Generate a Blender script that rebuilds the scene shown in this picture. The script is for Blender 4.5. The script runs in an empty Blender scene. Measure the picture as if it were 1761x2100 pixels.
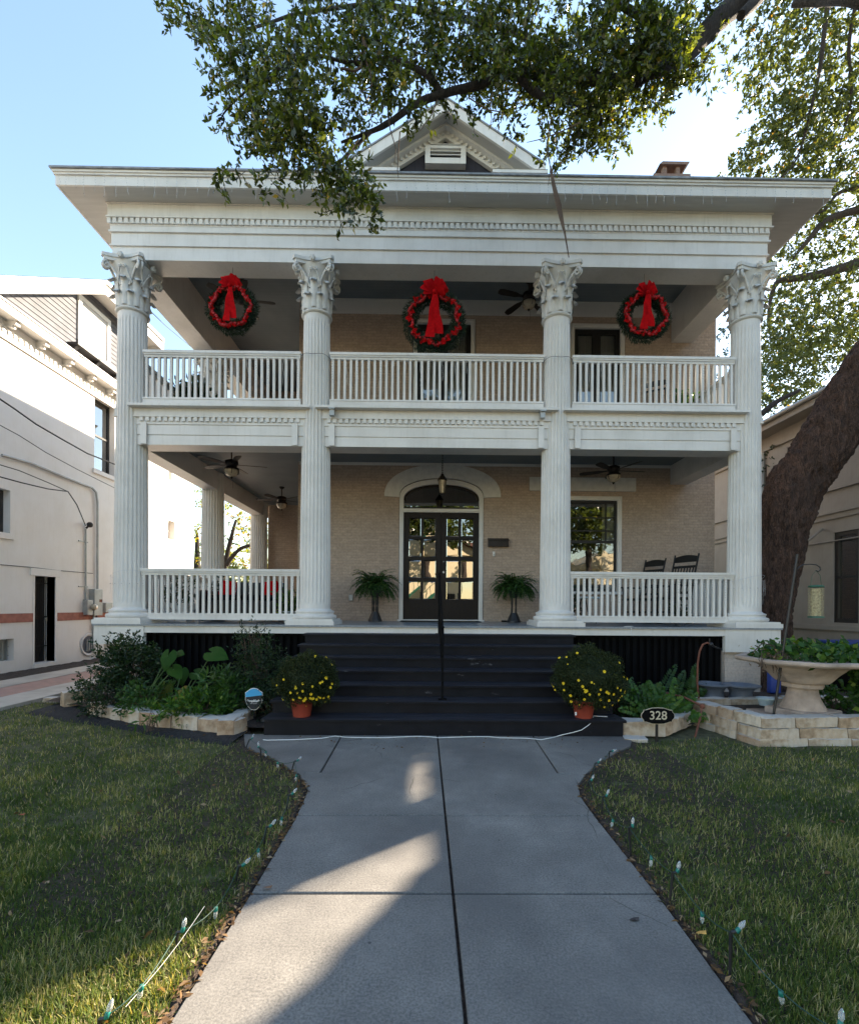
import bpy, math, random
import numpy as np
from mathutils import Vector, Matrix, noise as mnoise
random.seed(7); RNG=np.random.default_rng(11)
SC=bpy.context.scene; COL=SC.collection
rad=math.radians; PI=math.pi
# ---------------------------------------------------------------- camera model (used to find where things stand)
F=980.; PH=1243.; YAW=rad(.66); ROLL=rad(.4)
def U(x,y,Y=None,X=None,Z=None):
    u=(x-880.5)/F; v=(PH-y)/F
    u,v=u*math.cos(ROLL)-v*math.sin(ROLL),u*math.sin(ROLL)+v*math.cos(ROLL)
    d=Vector((u*math.cos(YAW)+math.sin(YAW),-u*math.sin(YAW)+math.cos(YAW),v))
    if Y is not None: t=Y/d.y
    elif X is not None: t=X/d.x
    else: t=(Z-1.6)/d.z
    return Vector((d.x*t,d.y*t,1.6+d.z*t))
def G(x,y,z=0.): return U(x,y,Z=z)
cd=bpy.data.cameras.new('camera'); cam=bpy.data.objects.new('camera',cd); COL.objects.link(cam); SC.camera=cam
cd.sensor_width=36; cd.lens=36*F/2100; cd.shift_y=193/2100; cd.clip_end=800; cd.clip_start=.05
cam.matrix_world=Matrix.Translation((0,0,1.6))@Matrix.Rotation(-YAW,4,'Z')@Matrix.Rotation(PI/2,4,'X')@Matrix.Rotation(ROLL,4,'Z')
# ---------------------------------------------------------------- materials
def nt(name):
    m=bpy.data.materials.new(name); m.use_nodes=True; t=m.node_tree; t.nodes.clear()
    o=t.nodes.new('ShaderNodeOutputMaterial'); b=t.nodes.new('ShaderNodeBsdfPrincipled'); t.links.new(b.outputs[0],o.inputs[0]); return m,t,b,o
def N(t,ty,**k):
    n=t.nodes.new('ShaderNode'+ty)
    for a,v in k.items():
        if a in('noise_dimensions','operation','blend_type','data_type','wave_type','bands_direction','feature','interpolation','color_ramp','attribute_name','offset','squash','offset_frequency','squash_frequency'): setattr(n,a,v)
        else: n.inputs[a.replace('_',' ')].default_value=v
    return n
def ramp(t,src,stops):
    r=t.nodes.new('ShaderNodeValToRGB'); e=r.color_ramp.elements
    while len(e)<len(stops): e.new(.5)
    for i,(p,c) in enumerate(stops): e[i].position=p; e[i].color=(*c,1) if len(c)==3 else c
    t.links.new(src,r.inputs[0]); return r.outputs[0]
def mixc(t,fac,a,b,mode='MIX'):
    m=t.nodes.new('ShaderNodeMix'); m.data_type='RGBA'; m.blend_type=mode
    for i,v in ((0,fac),(6,a),(7,b)):
        if isinstance(v,(int,float)): m.inputs[i].default_value=v
        elif isinstance(v,tuple): m.inputs[i].default_value=(*v,1)
        else: t.links.new(v,m.inputs[i])
    return m.outputs[2]
def coord(t,kind='Object',scale=(1,1,1)):
    c=t.nodes.new('ShaderNodeTexCoord'); m=t.nodes.new('ShaderNodeMapping'); m.inputs['Scale'].default_value=scale
    t.links.new(c.outputs[kind],m.inputs[0]); return m.outputs[0]
def noise(t,vec,scale,detail=4,rough=.55):
    n=t.nodes.new('ShaderNodeTexNoise'); n.inputs['Scale'].default_value=scale; n.inputs['Detail'].default_value=detail; n.inputs['Roughness'].default_value=rough
    t.links.new(vec,n.inputs['Vector']); return n.outputs['Fac']
def bump(t,b,h,strength=.3,dist=.01,prev=None):
    n=t.nodes.new('ShaderNodeBump'); n.inputs['Strength'].default_value=strength; n.inputs['Distance'].default_value=dist
    t.links.new(h,n.inputs['Height'])
    if prev: t.links.new(prev,n.inputs['Normal'])
    t.links.new(n.outputs[0],b.inputs['Normal']); return n.outputs[0]
def simple(name,c,rough=.5,var=.12,scale=4,bs=.15,bd=.004,bscale=60,metal=0,stretch=(1,1,1),spec=None,coat=0):
    m,t,b,o=nt(name); v=coord(t,'Object',stretch)
    n=noise(t,v,scale,5); lo=tuple(max(0,x*(1-var)) for x in c); hi=tuple(min(1,x*(1+var)) for x in c)
    t.links.new(ramp(t,n,[(.3,lo),(.7,hi)]),b.inputs['Base Color'])
    b.inputs['Roughness'].default_value=rough; b.inputs['Metallic'].default_value=metal
    if spec is not None: b.inputs['Specular IOR Level'].default_value=spec
    if coat: b.inputs['Coat Weight'].default_value=coat
    if bs: bump(t,b,noise(t,v,bscale,4),bs,bd)
    return m
def paint(name,c,dirt=(.42,.40,.36),amt=.35):
    m,t,b,o=nt(name); v=coord(t)
    n=noise(t,v,1.3,6,.65); n2=noise(t,coord(t,'Object',(9,9,.8)),2.2,5,.6)
    f=ramp(t,n,[(.42,(0,0,0)),(.7,(amt,)*3)]); f2=ramp(t,n2,[(.52,(0,0,0)),(.8,(amt*.8,)*3)])
    a=mixc(t,f,c,dirt); a=mixc(t,f2,a,dirt)
    t.links.new(a,b.inputs['Base Color']); b.inputs['Roughness'].default_value=.45
    bump(t,b,noise(t,v,14,3),.1,.003); return m
def brick(name,c1,c2,mortar,axis='X',bw=.21,bh=.062,ms=.006):
    m,t,b,o=nt(name); c=t.nodes.new('ShaderNodeTexCoord'); s=t.nodes.new('ShaderNodeSeparateXYZ'); cb=t.nodes.new('ShaderNodeCombineXYZ')
    t.links.new(c.outputs['Object'],s.inputs[0]); t.links.new(s.outputs[axis],cb.inputs[0]); t.links.new(s.outputs['Z'],cb.inputs[1])
    br=t.nodes.new('ShaderNodeTexBrick'); t.links.new(cb.outputs[0],br.inputs['Vector'])
    for k,v in (('Color1',(*c1,1)),('Color2',(*c2,1)),('Mortar',(*mortar,1)),('Scale',1.),('Mortar Size',ms),('Mortar Smooth',.3),('Bias',0.),('Brick Width',bw),('Row Height',bh)): br.inputs[k].default_value=v
    n=noise(t,c.outputs['Object'],1.1,6,.65); n2=noise(t,c.outputs['Object'],26,4)
    a=mixc(t,ramp(t,n,[(.35,(0,0,0)),(.75,(.6,.6,.6))]),br.outputs[0],tuple(x*.72 for x in c1))
    a=mixc(t,.35,a,ramp(t,n2,[(.3,tuple(x*.7 for x in c2)),(.7,tuple(min(1,x*1.25) for x in c1))]))
    t.links.new(a,b.inputs['Base Color']); b.inputs['Roughness'].default_value=.85
    inv=t.nodes.new('ShaderNodeMath'); inv.operation='SUBTRACT'; inv.inputs[0].default_value=1; t.links.new(br.outputs['Fac'],inv.inputs[1])
    p=bump(t,b,inv.outputs[0],.6,.006); bump(t,b,n2,.3,.004,p); return m
def leafmat(name,stops,trans=.45,rough=.35,spec=.5):
    m,t,b,o=nt(name); a=t.nodes.new('ShaderNodeAttribute'); a.attribute_name='tint'
    c=ramp(t,a.outputs['Fac'],stops); t.links.new(c,b.inputs['Base Color']); b.inputs['Roughness'].default_value=rough; b.inputs['Specular IOR Level'].default_value=spec
    tr=t.nodes.new('ShaderNodeBsdfTranslucent'); t.links.new(mixc(t,1.,c,(1.9,1.7,.55),'MULTIPLY'),tr.inputs[0])
    mx=t.nodes.new('ShaderNodeMixShader'); mx.inputs[0].default_value=trans
    t.links.new(b.outputs[0],mx.inputs[1]); t.links.new(tr.outputs[0],mx.inputs[2]); t.links.new(mx.outputs[0],o.inputs[0]); return m
def glass(name,refl=.2,tint=(.9,.92,.92),rough=.01):
    m,t,b,o=nt(name); t.nodes.remove(b)
    g=t.nodes.new('ShaderNodeBsdfGlossy'); g.inputs['Roughness'].default_value=rough; tr=t.nodes.new('ShaderNodeBsdfTransparent'); tr.inputs[0].default_value=(*tint,1)
    lw=t.nodes.new('ShaderNodeFresnel'); lw.inputs[0].default_value=1.5
    ad=t.nodes.new('ShaderNodeMath'); ad.operation='ADD'; ad.use_clamp=True; ad.inputs[1].default_value=refl; t.links.new(lw.outputs[0],ad.inputs[0])
    n=noise(t,coord(t),1.3,2); bp=t.nodes.new('ShaderNodeBump'); bp.inputs['Strength'].default_value=.08; bp.inputs['Distance'].default_value=.03; t.links.new(n,bp.inputs['Height']); t.links.new(bp.outputs[0],g.inputs['Normal'])
    mx=t.nodes.new('ShaderNodeMixShader'); t.links.new(ad.outputs[0],mx.inputs[0]); t.links.new(tr.outputs[0],mx.inputs[1]); t.links.new(g.outputs[0],mx.inputs[2]); t.links.new(mx.outputs[0],o.inputs[0]); return m
M={}
M['white']=paint('white_paint',(.71,.69,.66),amt=.42)
M['whiteclean']=paint('white_trim_paint',(.71,.69,.66),amt=.2)
M['plaster']=simple('cast_plaster',(.60,.59,.56),.6,.1,9,.2,.004,30)
M['brickF']=brick('front_brick',(.50,.385,.30),(.37,.285,.225),(.31,.26,.22),'X',ms=.008)
M['brickS']=brick('side_brick',(.50,.385,.30),(.37,.285,.225),(.31,.26,.22),'Y',ms=.008)
M['pier']=brick('pier_brick',(.52,.44,.38),(.46,.38,.33),(.42,.38,.34),'X',.22,.066,.007)
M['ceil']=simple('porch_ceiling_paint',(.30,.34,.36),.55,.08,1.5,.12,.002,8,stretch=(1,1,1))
def boards():
    m,t,b,o=nt('porch_ceiling_boards'); c=coord(t); w=N(t,'TexWave',wave_type='BANDS',bands_direction='Y',Scale=3.1,Distortion=0.); t.links.new(c,w.inputs['Vector'])
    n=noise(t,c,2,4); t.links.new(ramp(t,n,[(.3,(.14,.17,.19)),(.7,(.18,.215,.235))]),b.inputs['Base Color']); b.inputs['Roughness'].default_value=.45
    bump(t,b,ramp(t,w.outputs['Fac'],[(0,(0,0,0)),(.08,(1,1,1))]),.5,.006); return m
M['ceil']=boards()
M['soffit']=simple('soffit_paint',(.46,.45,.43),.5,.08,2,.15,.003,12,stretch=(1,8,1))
M['floorp']=simple('porch_floor_paint',(.21,.24,.27),.28,.2,3,.2,.003,25,stretch=(8,1,1))
M['step']=None
def stepm():
    m,t,b,o=nt('worn_step_paint'); c=coord(t); n=noise(t,coord(t,'Object',(1.4,4,4)),2.2,6,.7); n2=noise(t,c,7,5)
    n3=noise(t,coord(t,'Object',(1,6,6)),1.1,4,.6); g=t.nodes.new('ShaderNodeNewGeometry'); 
    base=ramp(t,n2,[(.3,(.0045,.005,.008)),(.7,(.009,.0095,.014))])
    s=t.nodes.new('ShaderNodeSeparateXYZ'); t.links.new(g.outputs['Normal'],s.inputs[0]); top_tint=mixc(t,1.,ramp(t,s.outputs['Z'],[(.5,(0,0,0)),(.95,(1,1,1))]),ramp(t,noise(t,coord(t,'Object',(.7,3,3)),3,6,.7),[(.3,(.25,.25,.25)),(.7,(1,1,1))]),'MULTIPLY')  # patchy mask that makes upward faces paler
    base=mixc(t,top_tint,base,(.026,.028,.038)); a=mixc(t,ramp(t,n,[(.66,(0,0,0)),(.70,(1,1,1))]),base,(.10,.10,.11))
    t.links.new(a,b.inputs['Base Color']); t.links.new(ramp(t,n3,[(.3,(.42,)*3),(.7,(.75,)*3)]),b.inputs['Roughness']); bump(t,b,n2,.2,.006); b.inputs['Specular IOR Level'].default_value=.22; return m
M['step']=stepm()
M['black']=simple('black_paint',(.004,.004,.0045),.8,.3,5,.15,spec=.1)
M['blackw']=simple('black_wood',(.007,.0065,.0065),.55,.3,6,.15,.003,40)
M['iron']=simple('dark_iron',(.018,.017,.018),.4,.3,8,.2)
M['bronze']=simple('bronze_metal',(.016,.011,.009),.45,.3,8,.1,metal=.3)
M['fanwood']=simple('fan_blade_wood',(.013,.009,.008),.5,.3,5,.1,stretch=(1,6,1))
M['doorwood']=simple('dark_door_wood',(.012,.008,.0065),.5,.25,4,.15,.003,30,stretch=(6,6,1),spec=.25)
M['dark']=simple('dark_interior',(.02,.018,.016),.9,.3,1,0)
M['glass']=glass('window_glass',.10)
M['mirror']=glass('door_glass',.30,(.35,.35,.35),.006)
M['lampglass']=simple('amber_lamp_glass',(.42,.36,.26),.15,.25,14,.1,spec=.8)
M['curtain']=simple('curtain_cloth',(.55,.53,.50),.9,.1,3,.1)
M['roof']=None
def shingle(name,c):
    m,t,b,o=nt(name); v=coord(t); br=N(t,'TexBrick',Scale=1.,Brick_Width=.3,Row_Height=.14,Mortar_Size=.006); t.links.new(v,br.inputs['Vector'])
    br.inputs['Color1'].default_value=(*c,1); br.inputs['Color2'].default_value=(*[x*.7 for x in c],1); br.inputs['Mortar'].default_value=(*[x*.3 for x in c],1)
    t.links.new(mixc(t,.4,br.outputs[0],ramp(t,noise(t,v,9,5),[(.3,tuple(x*.6 for x in c)),(.7,tuple(x*1.3 for x in c))])),b.inputs['Base Color']); b.inputs['Roughness'].default_value=.9
    bump(t,b,noise(t,v,60,3),.4,.006); return m
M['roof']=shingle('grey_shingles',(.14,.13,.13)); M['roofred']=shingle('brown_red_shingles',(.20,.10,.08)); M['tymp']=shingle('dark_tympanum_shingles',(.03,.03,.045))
M['flash']=simple('roof_edge_metal',(.22,.23,.25),.5,.35,8,.3,.004,20)
M['conc']=None
def concm():
    m,t,b,o=nt('sidewalk_concrete'); v=coord(t); n=noise(t,v,1.6,8,.7); n2=noise(t,v,85,4,.7); n3=noise(t,coord(t,'Object',(2,.6,1)),3.2,6,.7)
    a=ramp(t,n,[(.3,(.085,.081,.075)),(.5,(.165,.157,.145)),(.72,(.28,.267,.245))])
    a=mixc(t,ramp(t,n3,[(.5,(0,0,0)),(.72,(.55,.55,.55))]),a,(.095,.09,.092))
    a=mixc(t,.45,a,ramp(t,n2,[(.36,(.06,.06,.058)),(.64,(.33,.315,.29))]))
    vo=N(t,'TexVoronoi',Scale=5.); t.links.new(v,vo.inputs['Vector'])
    vo.inputs['Randomness'].default_value=1.
    a=mixc(t,ramp(t,vo.outputs['Distance'],[(.035,(.8,.8,.8)),(.05,(0,0,0))]),a,(.03,.03,.03))
    n5=noise(t,v,.55,5,.6); a=mixc(t,ramp(t,n5,[(.42,(0,0,0)),(.62,(.7,.7,.7))]),a,(.095,.09,.088))
    t.links.new(a,b.inputs['Base Color']); b.inputs['Roughness'].default_value=.8; dn=t.nodes.new('ShaderNodeMix'); dn.data_type='VECTOR'; dn.inputs[0].default_value=.12; t.links.new(v,dn.inputs[4]); nz=t.nodes.new('ShaderNodeTexNoise'); nz.inputs['Scale'].default_value=3; t.links.new(v,nz.inputs['Vector']); t.links.new(nz.outputs['Color'],dn.inputs[5])
    ve=t.nodes.new('ShaderNodeTexVoronoi'); ve.feature='DISTANCE_TO_EDGE'; ve.inputs['Scale'].default_value=.75; t.links.new(dn.outputs[1],ve.inputs['Vector'])
    cr=mixc(t,1.,ramp(t,ve.outputs['Distance'],[(.0015,(1,1,1)),(.004,(0,0,0))]),ramp(t,noise(t,v,.9,2),[(.5,(0,0,0)),(.56,(.8,.8,.8))]),'MULTIPLY')
    a2=mixc(t,cr,a,(.04,.037,.033)); t.links.new(a2,b.inputs['Base Color']); bump(t,b,n2,.45,.004); return m
M['conc']=concm()
M['drive']=simple('driveway_concrete',(.42,.38,.33),.85,.2,2,.3,.004,80)
M['paver']=brick('brick_pavers',(.40,.21,.17),(.33,.19,.16),(.28,.24,.2),'X')
def paverm():
    m,t,b,o=nt('herringbone_pavers'); v=coord(t); br=N(t,'TexBrick',Scale=1.,Brick_Width=.2,Row_Height=.1,Mortar_Size=.006); t.links.new(v,br.inputs['Vector'])
    br.inputs['Color1'].default_value=(.42,.22,.18,1); br.inputs['Color2'].default_value=(.33,.2,.17,1); br.inputs['Mortar'].default_value=(.2,.18,.15,1)
    t.links.new(mixc(t,.3,br.outputs[0],ramp(t,noise(t,v,5,5),[(.3,(.2,.15,.12)),(.7,(.45,.3,.25))])),b.inputs['Base Color']); b.inputs['Roughness'].default_value=.9; return m
M['paver']=paverm()
M['soil']=simple('dark_mulch_soil',(.045,.03,.022),.95,.6,18,1,.03,30)
M['mulch']=simple('blue_black_mulch',(.014,.014,.018),.95,.8,30,1,.03,40)
M['lawnbase']=simple('lawn_soil',(.085,.082,.04),.95,.5,9,1,.03,40)
M['asph']=simple('asphalt',(.05,.05,.05),.9,.2,3,.4,.004,90)
def stonem():
    m,t,b,o=nt('limestone_block'); v=coord(t); oi=t.nodes.new('ShaderNodeObjectInfo')
    n=noise(t,v,5,7,.65); n2=noise(t,v,28,4)
    a=ramp(t,n,[(.25,(.16,.12,.09)),(.4,(.36,.28,.20)),(.52,(.50,.42,.33)),(.72,(.60,.56,.50))])
    c=ramp(t,oi.outputs['Random'],[(0,(.95,.92,.9)),(.4,(1.,.88,.76)),(.7,(1.08,1.06,1.04)),(1,(.82,.66,.54))])
    a=mixc(t,1.,a,c,'MULTIPLY')
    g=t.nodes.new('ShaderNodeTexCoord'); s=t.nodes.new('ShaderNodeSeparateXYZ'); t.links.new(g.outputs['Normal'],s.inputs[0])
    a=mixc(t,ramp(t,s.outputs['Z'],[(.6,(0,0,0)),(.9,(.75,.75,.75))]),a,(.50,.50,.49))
    t.links.new(a,b.inputs['Base Color']); b.inputs['Roughness'].default_value=.9; p=bump(t,b,n,.9,.03); bump(t,b,n2,.6,.01,p); return m
M['stone']=stonem()
M['urnstone']=simple('cast_stone',(.44,.345,.285),.9,.35,4,.6,.008,40)
M['terra']=simple('terracotta_plastic',(.27,.045,.025),.5,.15,4,.1)
M['bluegrey']=simple('blue_grey_ceramic',(.13,.15,.19),.5,.2,5,.2)
M['bowlwhite']=simple('pale_plastic',(.62,.72,.74),.4,.08,5,.1)
M['red']=simple('red_ribbon',(.38,.003,.005),.9,.25,20,.2,.003,60,spec=.08)
M['redberry']=simple('red_berries',(.34,.002,.004),.6,.3,30,.1)
M['pine']=leafmat('pine_needles',[(0,(.008,.02,.012)),(1,(.02,.05,.028))],.15,.5,.3)
M['oak']=leafmat('oak_leaves',[(0,(.018,.027,.010)),(.40,(.044,.062,.017)),(.74,(.13,.17,.028)),(.95,(.24,.28,.045)),(1,(.36,.26,.05))],.48,.22,.9)
M['far']=leafmat('background_leaves',[(0,(.035,.05,.022)),(.6,(.06,.08,.03)),(.92,(.11,.13,.045)),(1,(.28,.17,.05))],.42,.5,.3)
M['autumn']=leafmat('autumn_leaves',[(0,(.08,.12,.03)),(.6,(.2,.22,.05)),(1,(.5,.22,.05))],.5,.5,.3)
M['shrub']=leafmat('shrub_leaves',[(0,(.010,.025,.010)),(1,(.03,.065,.022))],.25,.4,.4)
M['bright']=leafmat('bright_leaves',[(0,(.022,.065,.014)),(.7,(.055,.14,.022)),(1,(.20,.28,.05))],.35,.4,.35)
M['fern']=leafmat('fern_leaves',[(0,(.02,.055,.018)),(1,(.06,.14,.03))],.3,.45,.4)
M['mum']=leafmat('mum_leaves',[(0,(.018,.028,.010)),(1,(.04,.055,.02))],.2,.6,.2)
M['ear']=leafmat('elephant_ear_leaf',[(0,(.014,.048,.010)),(.7,(.032,.09,.014)),(1,(.15,.12,.025))],.3,.6,.12)
M['grass']=leafmat('grass_blades',[(0,(.042,.078,.018)),(.45,(.105,.150,.034)),(.72,(.23,.235,.075)),(1,(.48,.41,.24))],.3,.6,.2)
M['deadleaf']=leafmat('fallen_leaves',[(0,(.07,.04,.022)),(.6,(.16,.095,.045)),(1,(.40,.30,.19))],.2,.7,.2)
M['stem']=simple('green_stem',(.05,.10,.03),.5,.2,5,.1)
def barkm(name,c,sc=1.):
    m,t,b,o=nt(name); v=coord(t,'Object',(3*sc,3*sc,.9*sc)); n=noise(t,v,3,8,.7); w=N(t,'TexWave',wave_type='BANDS',bands_direction='X',Scale=2.5,Distortion=14.,Detail=5.); t.links.new(v,w.inputs['Vector'])
    w.inputs['Detail Scale'].default_value=2.
    h=mixc(t,.35,ramp(t,n,[(.3,(0,0,0)),(.7,(1,1,1))]),w.outputs['Color'])
    t.links.new(ramp(t,h,[(.2,tuple(x*.35 for x in c)),(.55,c),(.85,tuple(x*1.7 for x in c))]),b.inputs['Base Color']); b.inputs['Roughness'].default_value=.95
    bump(t,b,h,1.,.05); return m
M['bark']=barkm('oak_bark',(.095,.055,.04),1.35); M['barkd']=barkm('branch_bark',(.06,.045,.035),3)
M['twig']=simple('dry_twig',(.09,.06,.042),.9,.3,10,.2)
M['nwall']=paint('white_painted_brick',(.76,.735,.71),dirt=(.60,.55,.48),amt=.35)
M['nband']=simple('red_brick_band',(.36,.14,.10),.85,.25,6,.3)
M['siding']=simple('grey_siding',(.11,.115,.135),.8,.15,3,.2)
M['stucco']=paint('tan_stucco',(.34,.305,.265),dirt=(.22,.19,.16),amt=.5)
M['metalgrey']=simple('galvanised_metal',(.38,.39,.38),.45,.15,5,.1,metal=.4)
M['cable']=simple('black_cable',(.02,.02,.02),.6,.1,5,0)
M['cord']=simple('white_cord',(.75,.75,.73),.5,.05,5,0)
M['gcord']=simple('green_cord',(.012,.05,.035),.5,.1,5,0)
M['socket']=simple('green_socket',(.01,.16,.13),.4,.1,5,0)
m,t,b,o=nt('clear_bulb'); b.inputs['Base Color'].default_value=(.9,.92,.93,1); b.inputs['Roughness'].default_value=.05; b.inputs['Transmission Weight'].default_value=.75; b.inputs['IOR'].default_value=1.45; M['bulb']=m
M['yellow']=simple('yellow_petals',(.85,.62,.01),.6,.1,30,.1); M['ycentre']=simple('flower_centre',(.55,.30,.01),.8,.1,30,.1)
M['rust']=simple('rusty_metal',(.17,.06,.035),.8,.35,12,.3)
M['gold']=simple('gold_paint',(.55,.48,.36),.4,.1,8,0)
M['signblue']=simple('sign_blue',(.05,.38,.72),.35,.05,8,0); M['signnavy']=simple('sign_navy',(.012,.016,.03),.35,.1,8,0); M['signtext']=simple('sign_white',(.85,.85,.85),.4,.02,8,0)
M['seed']=simple('suet_and_seed',(.42,.36,.22),.9,.5,40,.4); M['greenmetal']=simple('green_metal',(.02,.10,.06),.4,.2,8,0)
M['chim']=brick('chimney_brick',(.22,.13,.10),(.16,.11,.09),(.25,.22,.2),'X')
M['ivory']=simple('across_street_walls',(.72,.60,.40),.85,.06,1,.1)
M['blue']=simple('blue_plastic',(.02,.05,.25),.5,.2,5,0)
# ---------------------------------------------------------------- mesh helpers
ORG={}
class MB:
    def __init__(s): s.v=[]; s.f=[]; s.sm=[]
    def add(s,vs,fs,smooth=False):
        o=len(s.v); s.v.extend([tuple(v) for v in vs]); s.f.extend([tuple(i+o for i in f) for f in fs]); s.sm.extend([smooth]*len(fs)); return s
    def box(s,x0,x1,y0,y1,z0,z1):
        return s.add([(x0,y0,z0),(x1,y0,z0),(x1,y1,z0),(x0,y1,z0),(x0,y0,z1),(x1,y0,z1),(x1,y1,z1),(x0,y1,z1)],[(3,2,1,0),(4,5,6,7),(0,1,5,4),(1,2,6,5),(2,3,7,6),(3,0,4,7)])
    def prism(s,pts,a0,a1,axis='Y'):   # pts 2D polygon ; axis = extrusion axis
        n=len(pts)
        mk={'Y':lambda p,a:(p[0],a,p[1]),'Z':lambda p,a:(p[0],p[1],a),'X':lambda p,a:(a,p[0],p[1])}[axis]
        vs=[mk(p,a0) for p in pts]+[mk(p,a1) for p in pts]
        return s.add(vs,[tuple(range(n))[::-1],tuple(range(n,2*n))]+[(i,(i+1)%n,n+(i+1)%n,n+i) for i in range(n)])
    def lathe(s,prof,c=(0,0,0),seg=24,smooth=True,caps=True,fx=1,fy=1):
        n=len(prof); vs=[]
        for r,z in prof:
            for i in range(seg):
                a=2*PI*i/seg; vs.append((c[0]+r*math.cos(a)*fx,c[1]+r*math.sin(a)*fy,c[2]+z))
        fs=[(j*seg+i,j*seg+(i+1)%seg,(j+1)*seg+(i+1)%seg,(j+1)*seg+i) for j in range(n-1) for i in range(seg)]
        s.add(vs,fs,smooth)
        if caps: s.add(vs[:seg],[tuple(range(seg))[::-1]]); s.add(vs[-seg:],[tuple(range(seg))])
        return s
    def tube(s,path,r,seg=8,smooth=True,caps=True,jit=0,jf=1.,rough=0):
        P=[Vector(p) for p in path]; n=len(P); R=r if hasattr(r,'__len__') else [r]*n
        vs=[]; up=None
        for i in range(n):
            d=(P[min(i+1,n-1)]-P[max(i-1,0)]).normalized()
            if up is None: up=Vector((0,0,1)) if abs(d.z)<.9 else Vector((0,1,0))
            a=(up-d*up.dot(d)).normalized(); b=d.cross(a); up=a
            for k in range(seg):
                t=2*PI*k/seg; w=a*math.cos(t)+b*math.sin(t); rr=R[i]
                if jit:
                    q=P[i]+w*rr; rr*=1+jit*mnoise.noise(Vector((q.x*jf*3,q.y*jf*3,q.z*jf)))+jit*.5*mnoise.noise(q*jf*6)+(rough*abs(mnoise.noise(Vector((q.x*15,q.y*15,(q.z-q.x)*4)))) if rough else 0)
                vs.append(P[i]+w*rr)
        fs=[(j*seg+i,j*seg+(i+1)%seg,(j+1)*seg+(i+1)%seg,(j+1)*seg+i) for j in range(n-1) for i in range(seg)]
        s.add(vs,fs,smooth)
        if caps: s.add(vs[:seg],[tuple(range(seg))[::-1]]); s.add(vs[-seg:],[tuple(range(seg))])
        return s
    def ball(s,c,r,seg=10,rings=6,sz=1):
        prof=[(max(.0001,math.sin(PI*i/rings))*r,-math.cos(PI*i/rings)*r*sz) for i in range(rings+1)]
        return s.lathe(prof,c,seg,True,False)
    def rot(s,m,start=0):
        for i in range(start,len(s.v)): s.v[i]=tuple(m@Vector(s.v[i]))
        return s
    def build(s,name,mat,parent=None,loc=None,bevel=0,local=False):
        me=bpy.data.meshes.new(name)
        if parent is not None: org=ORG.get(parent.name,Vector((0,0,0)))
        else: org=Vector(loc) if loc is not None else Vector((0,0,0))
        off=Vector((0,0,0)) if local else org
        me.from_pydata([(v[0]-off.x,v[1]-off.y,v[2]-off.z) for v in s.v],[],s.f); 
        me.polygons.foreach_set('use_smooth',s.sm); me.update()
        o=bpy.data.objects.new(name,me); COL.objects.link(o); me.materials.append(M[mat] if isinstance(mat,str) else mat)
        if parent is not None: o.parent=parent
        else: o.location=org
        ORG[o.name]=org
        if bevel:
            b=o.modifiers.new('bevel','BEVEL'); b.width=bevel; b.segments=2; b.limit_method='ANGLE'; b.angle_limit=rad(40)
        return o
def tag(o,label=None,cat=None,group=None,kind=None):
    if label: o['label']=label
    if cat: o['category']=cat
    if group: o['group']=group
    if kind: o['kind']=kind
    return o
def thing(name,loc,label,cat,group=None):
    o=bpy.data.objects.new(name,None); o.empty_display_size=.1; COL.objects.link(o); o.location=loc; ORG[o.name]=Vector(loc); return tag(o,label,cat,group)
def kids(o): return [c for c in bpy.data.objects if c.parent==o]
def copy_tree(o,parent=None,depth=0):
    c=o.copy(); COL.objects.link(c); c.parent=parent; ORG[c.name]=ORG.get(o.name,Vector((0,0,0)))
    for ch in kids(o): copy_tree(ch,c,depth+1)
    return c
def place(o,loc,rz=0,sc=1,label=None):
    o.location=loc; o.rotation_euler=(0,0,rz); o.scale=(sc,)*3 if not hasattr(sc,'__len__') else sc
    if label: o['label']=label
    return o
def text(body,size,name,mat,parent,loc,rot,extrude=.002,bold=0,align='CENTER'):
    cu=bpy.data.curves.new(name,'FONT'); cu.body=body; cu.size=size; cu.extrude=extrude; cu.align_x=align; cu.align_y='CENTER'; cu.offset=bold
    to=bpy.data.objects.new('tmp',cu); COL.objects.link(to); dg=bpy.context.evaluated_depsgraph_get()
    me=bpy.data.meshes.new_from_object(to.evaluated_get(dg)); bpy.data.objects.remove(to); bpy.data.curves.remove(cu)
    me.materials.clear(); me.materials.append(M[mat]); o=bpy.data.objects.new(name,me); COL.objects.link(o); o.parent=parent; o.location=Vector(loc)-ORG[parent.name]; o.rotation_euler=rot; return o
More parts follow.
